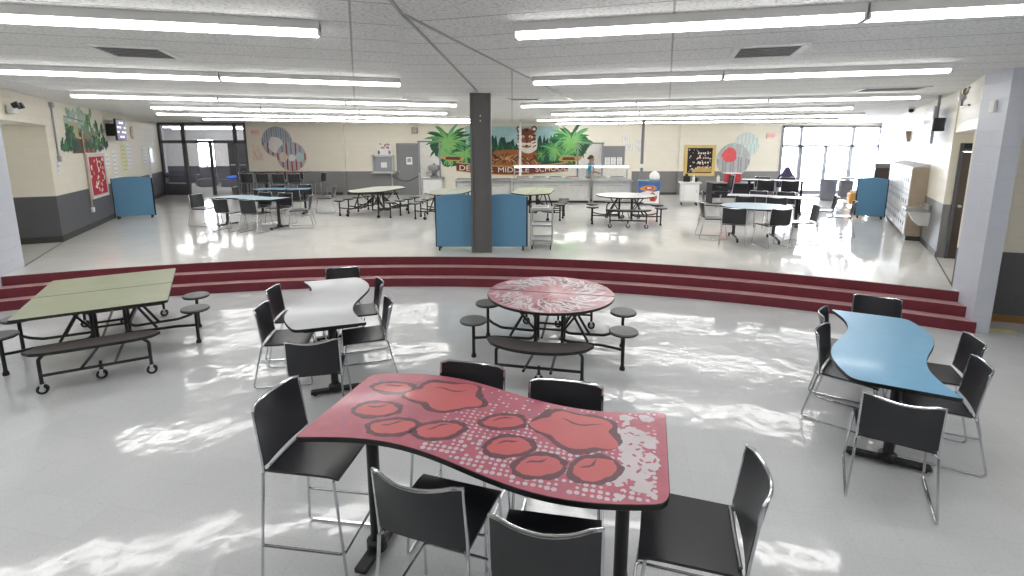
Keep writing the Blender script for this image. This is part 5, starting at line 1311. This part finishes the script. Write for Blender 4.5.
for s in (-1,1):
    ear=nv(s*.085,.0,1.51,.016,hd_)
    sh=nv(s*.17,0,1.33,.058,ch); el=nv(s*.23,.02,1.07,.042,sh); wr=nv(s*.17,.22,1.02,.027,el); hn=nv(s*.15,.29,1.0,(.036,.018),wr)
    for k in range(4): f1=nv(s*.15+(k-1.5)*.020,.345-.006*abs(k-1.5),.99,.0085,hn); nv(s*.15+(k-1.5)*.021,.385-.012*abs(k-1.5),.965,.0075,f1)
    th=nv(s*.15-s*.045,.29,.985,.010,hn); nv(s*.15-s*.055,.325,.97,.0085,th)
    hp=nv(s*.09,0,.82,.095,pel); kn=nv(s*.10,.015,.47,.062,hp); an=nv(s*.10,-.01,.09,.042,kn); nv(s*.105,.12,.035,.034,an)
skinned('body',V,Ed,SK,t)
T_=[(0,0,.86,(.165,.125)),(0,0,1.05,(.155,.12)),(0,0,1.24,(.168,.122)),(0,-.005,1.37,(.085,.075))]; TE_=[(0,1),(1,2),(2,3)]
for s in (-1,1): T_+=[(s*.175,0,1.33,.072),(s*.215,.012,1.16,.06)]; n=len(T_); TE_+=[(2,n-2),(n-2,n-1)]
skinned('shirt',T_,TE_,mat('teal_cloth',(70,146,170),.8,bump=.15,bscale=30),t)
J=[(0,0,.86,(.165,.125))]; JE=[]
for s in (-1,1): J+=[(s*.095,0,.78,.108),(s*.10,.015,.47,.075),(s*.10,-.01,.12,.06)]; n=len(J); JE+=[(0,n-3),(n-3,n-2),(n-2,n-1)]
skinned('jeans',J,JE,mat('blue_denim',(88,124,168),.8,bump=.15,bscale=40),t)
b=MB(); b.ell((0,-.012,1.575),(.092,.105,.10),mat('dark_hair',(66,46,38),.6)); b.ell((0,-.105,1.55),(.05,.05,.05),MATS['dark_hair']); b.build('hair',t)
b=MB()
for s in (-1,1): b.ell((s*.032,.098,1.535),(.010,.006,.007),M['black'])
b.box((0,.102,1.455),(.045,.008,.008),mat('lips',(150,84,80),.5)); b.build('face_features',t)
# ================================================================== camera and view
cam=bpy.data.cameras.new('Camera'); co=bpy.data.objects.new('Camera',cam); C.objects.link(co)
co.location=(0,0,2.45); co.rotation_euler=(R(90-9.8935),0,0)
cam.sensor_width=36; cam.lens=500/1024*36; cam.shift_y=-(288-233.205)/1024; cam.clip_start=.05; cam.clip_end=300
sc=bpy.context.scene; sc.camera=co
sc.view_settings.view_transform='Standard'; sc.view_settings.look='None'; sc.view_settings.gamma=1; sc.view_settings.use_curve_mapping=False
sc.view_settings.exposure=1.15
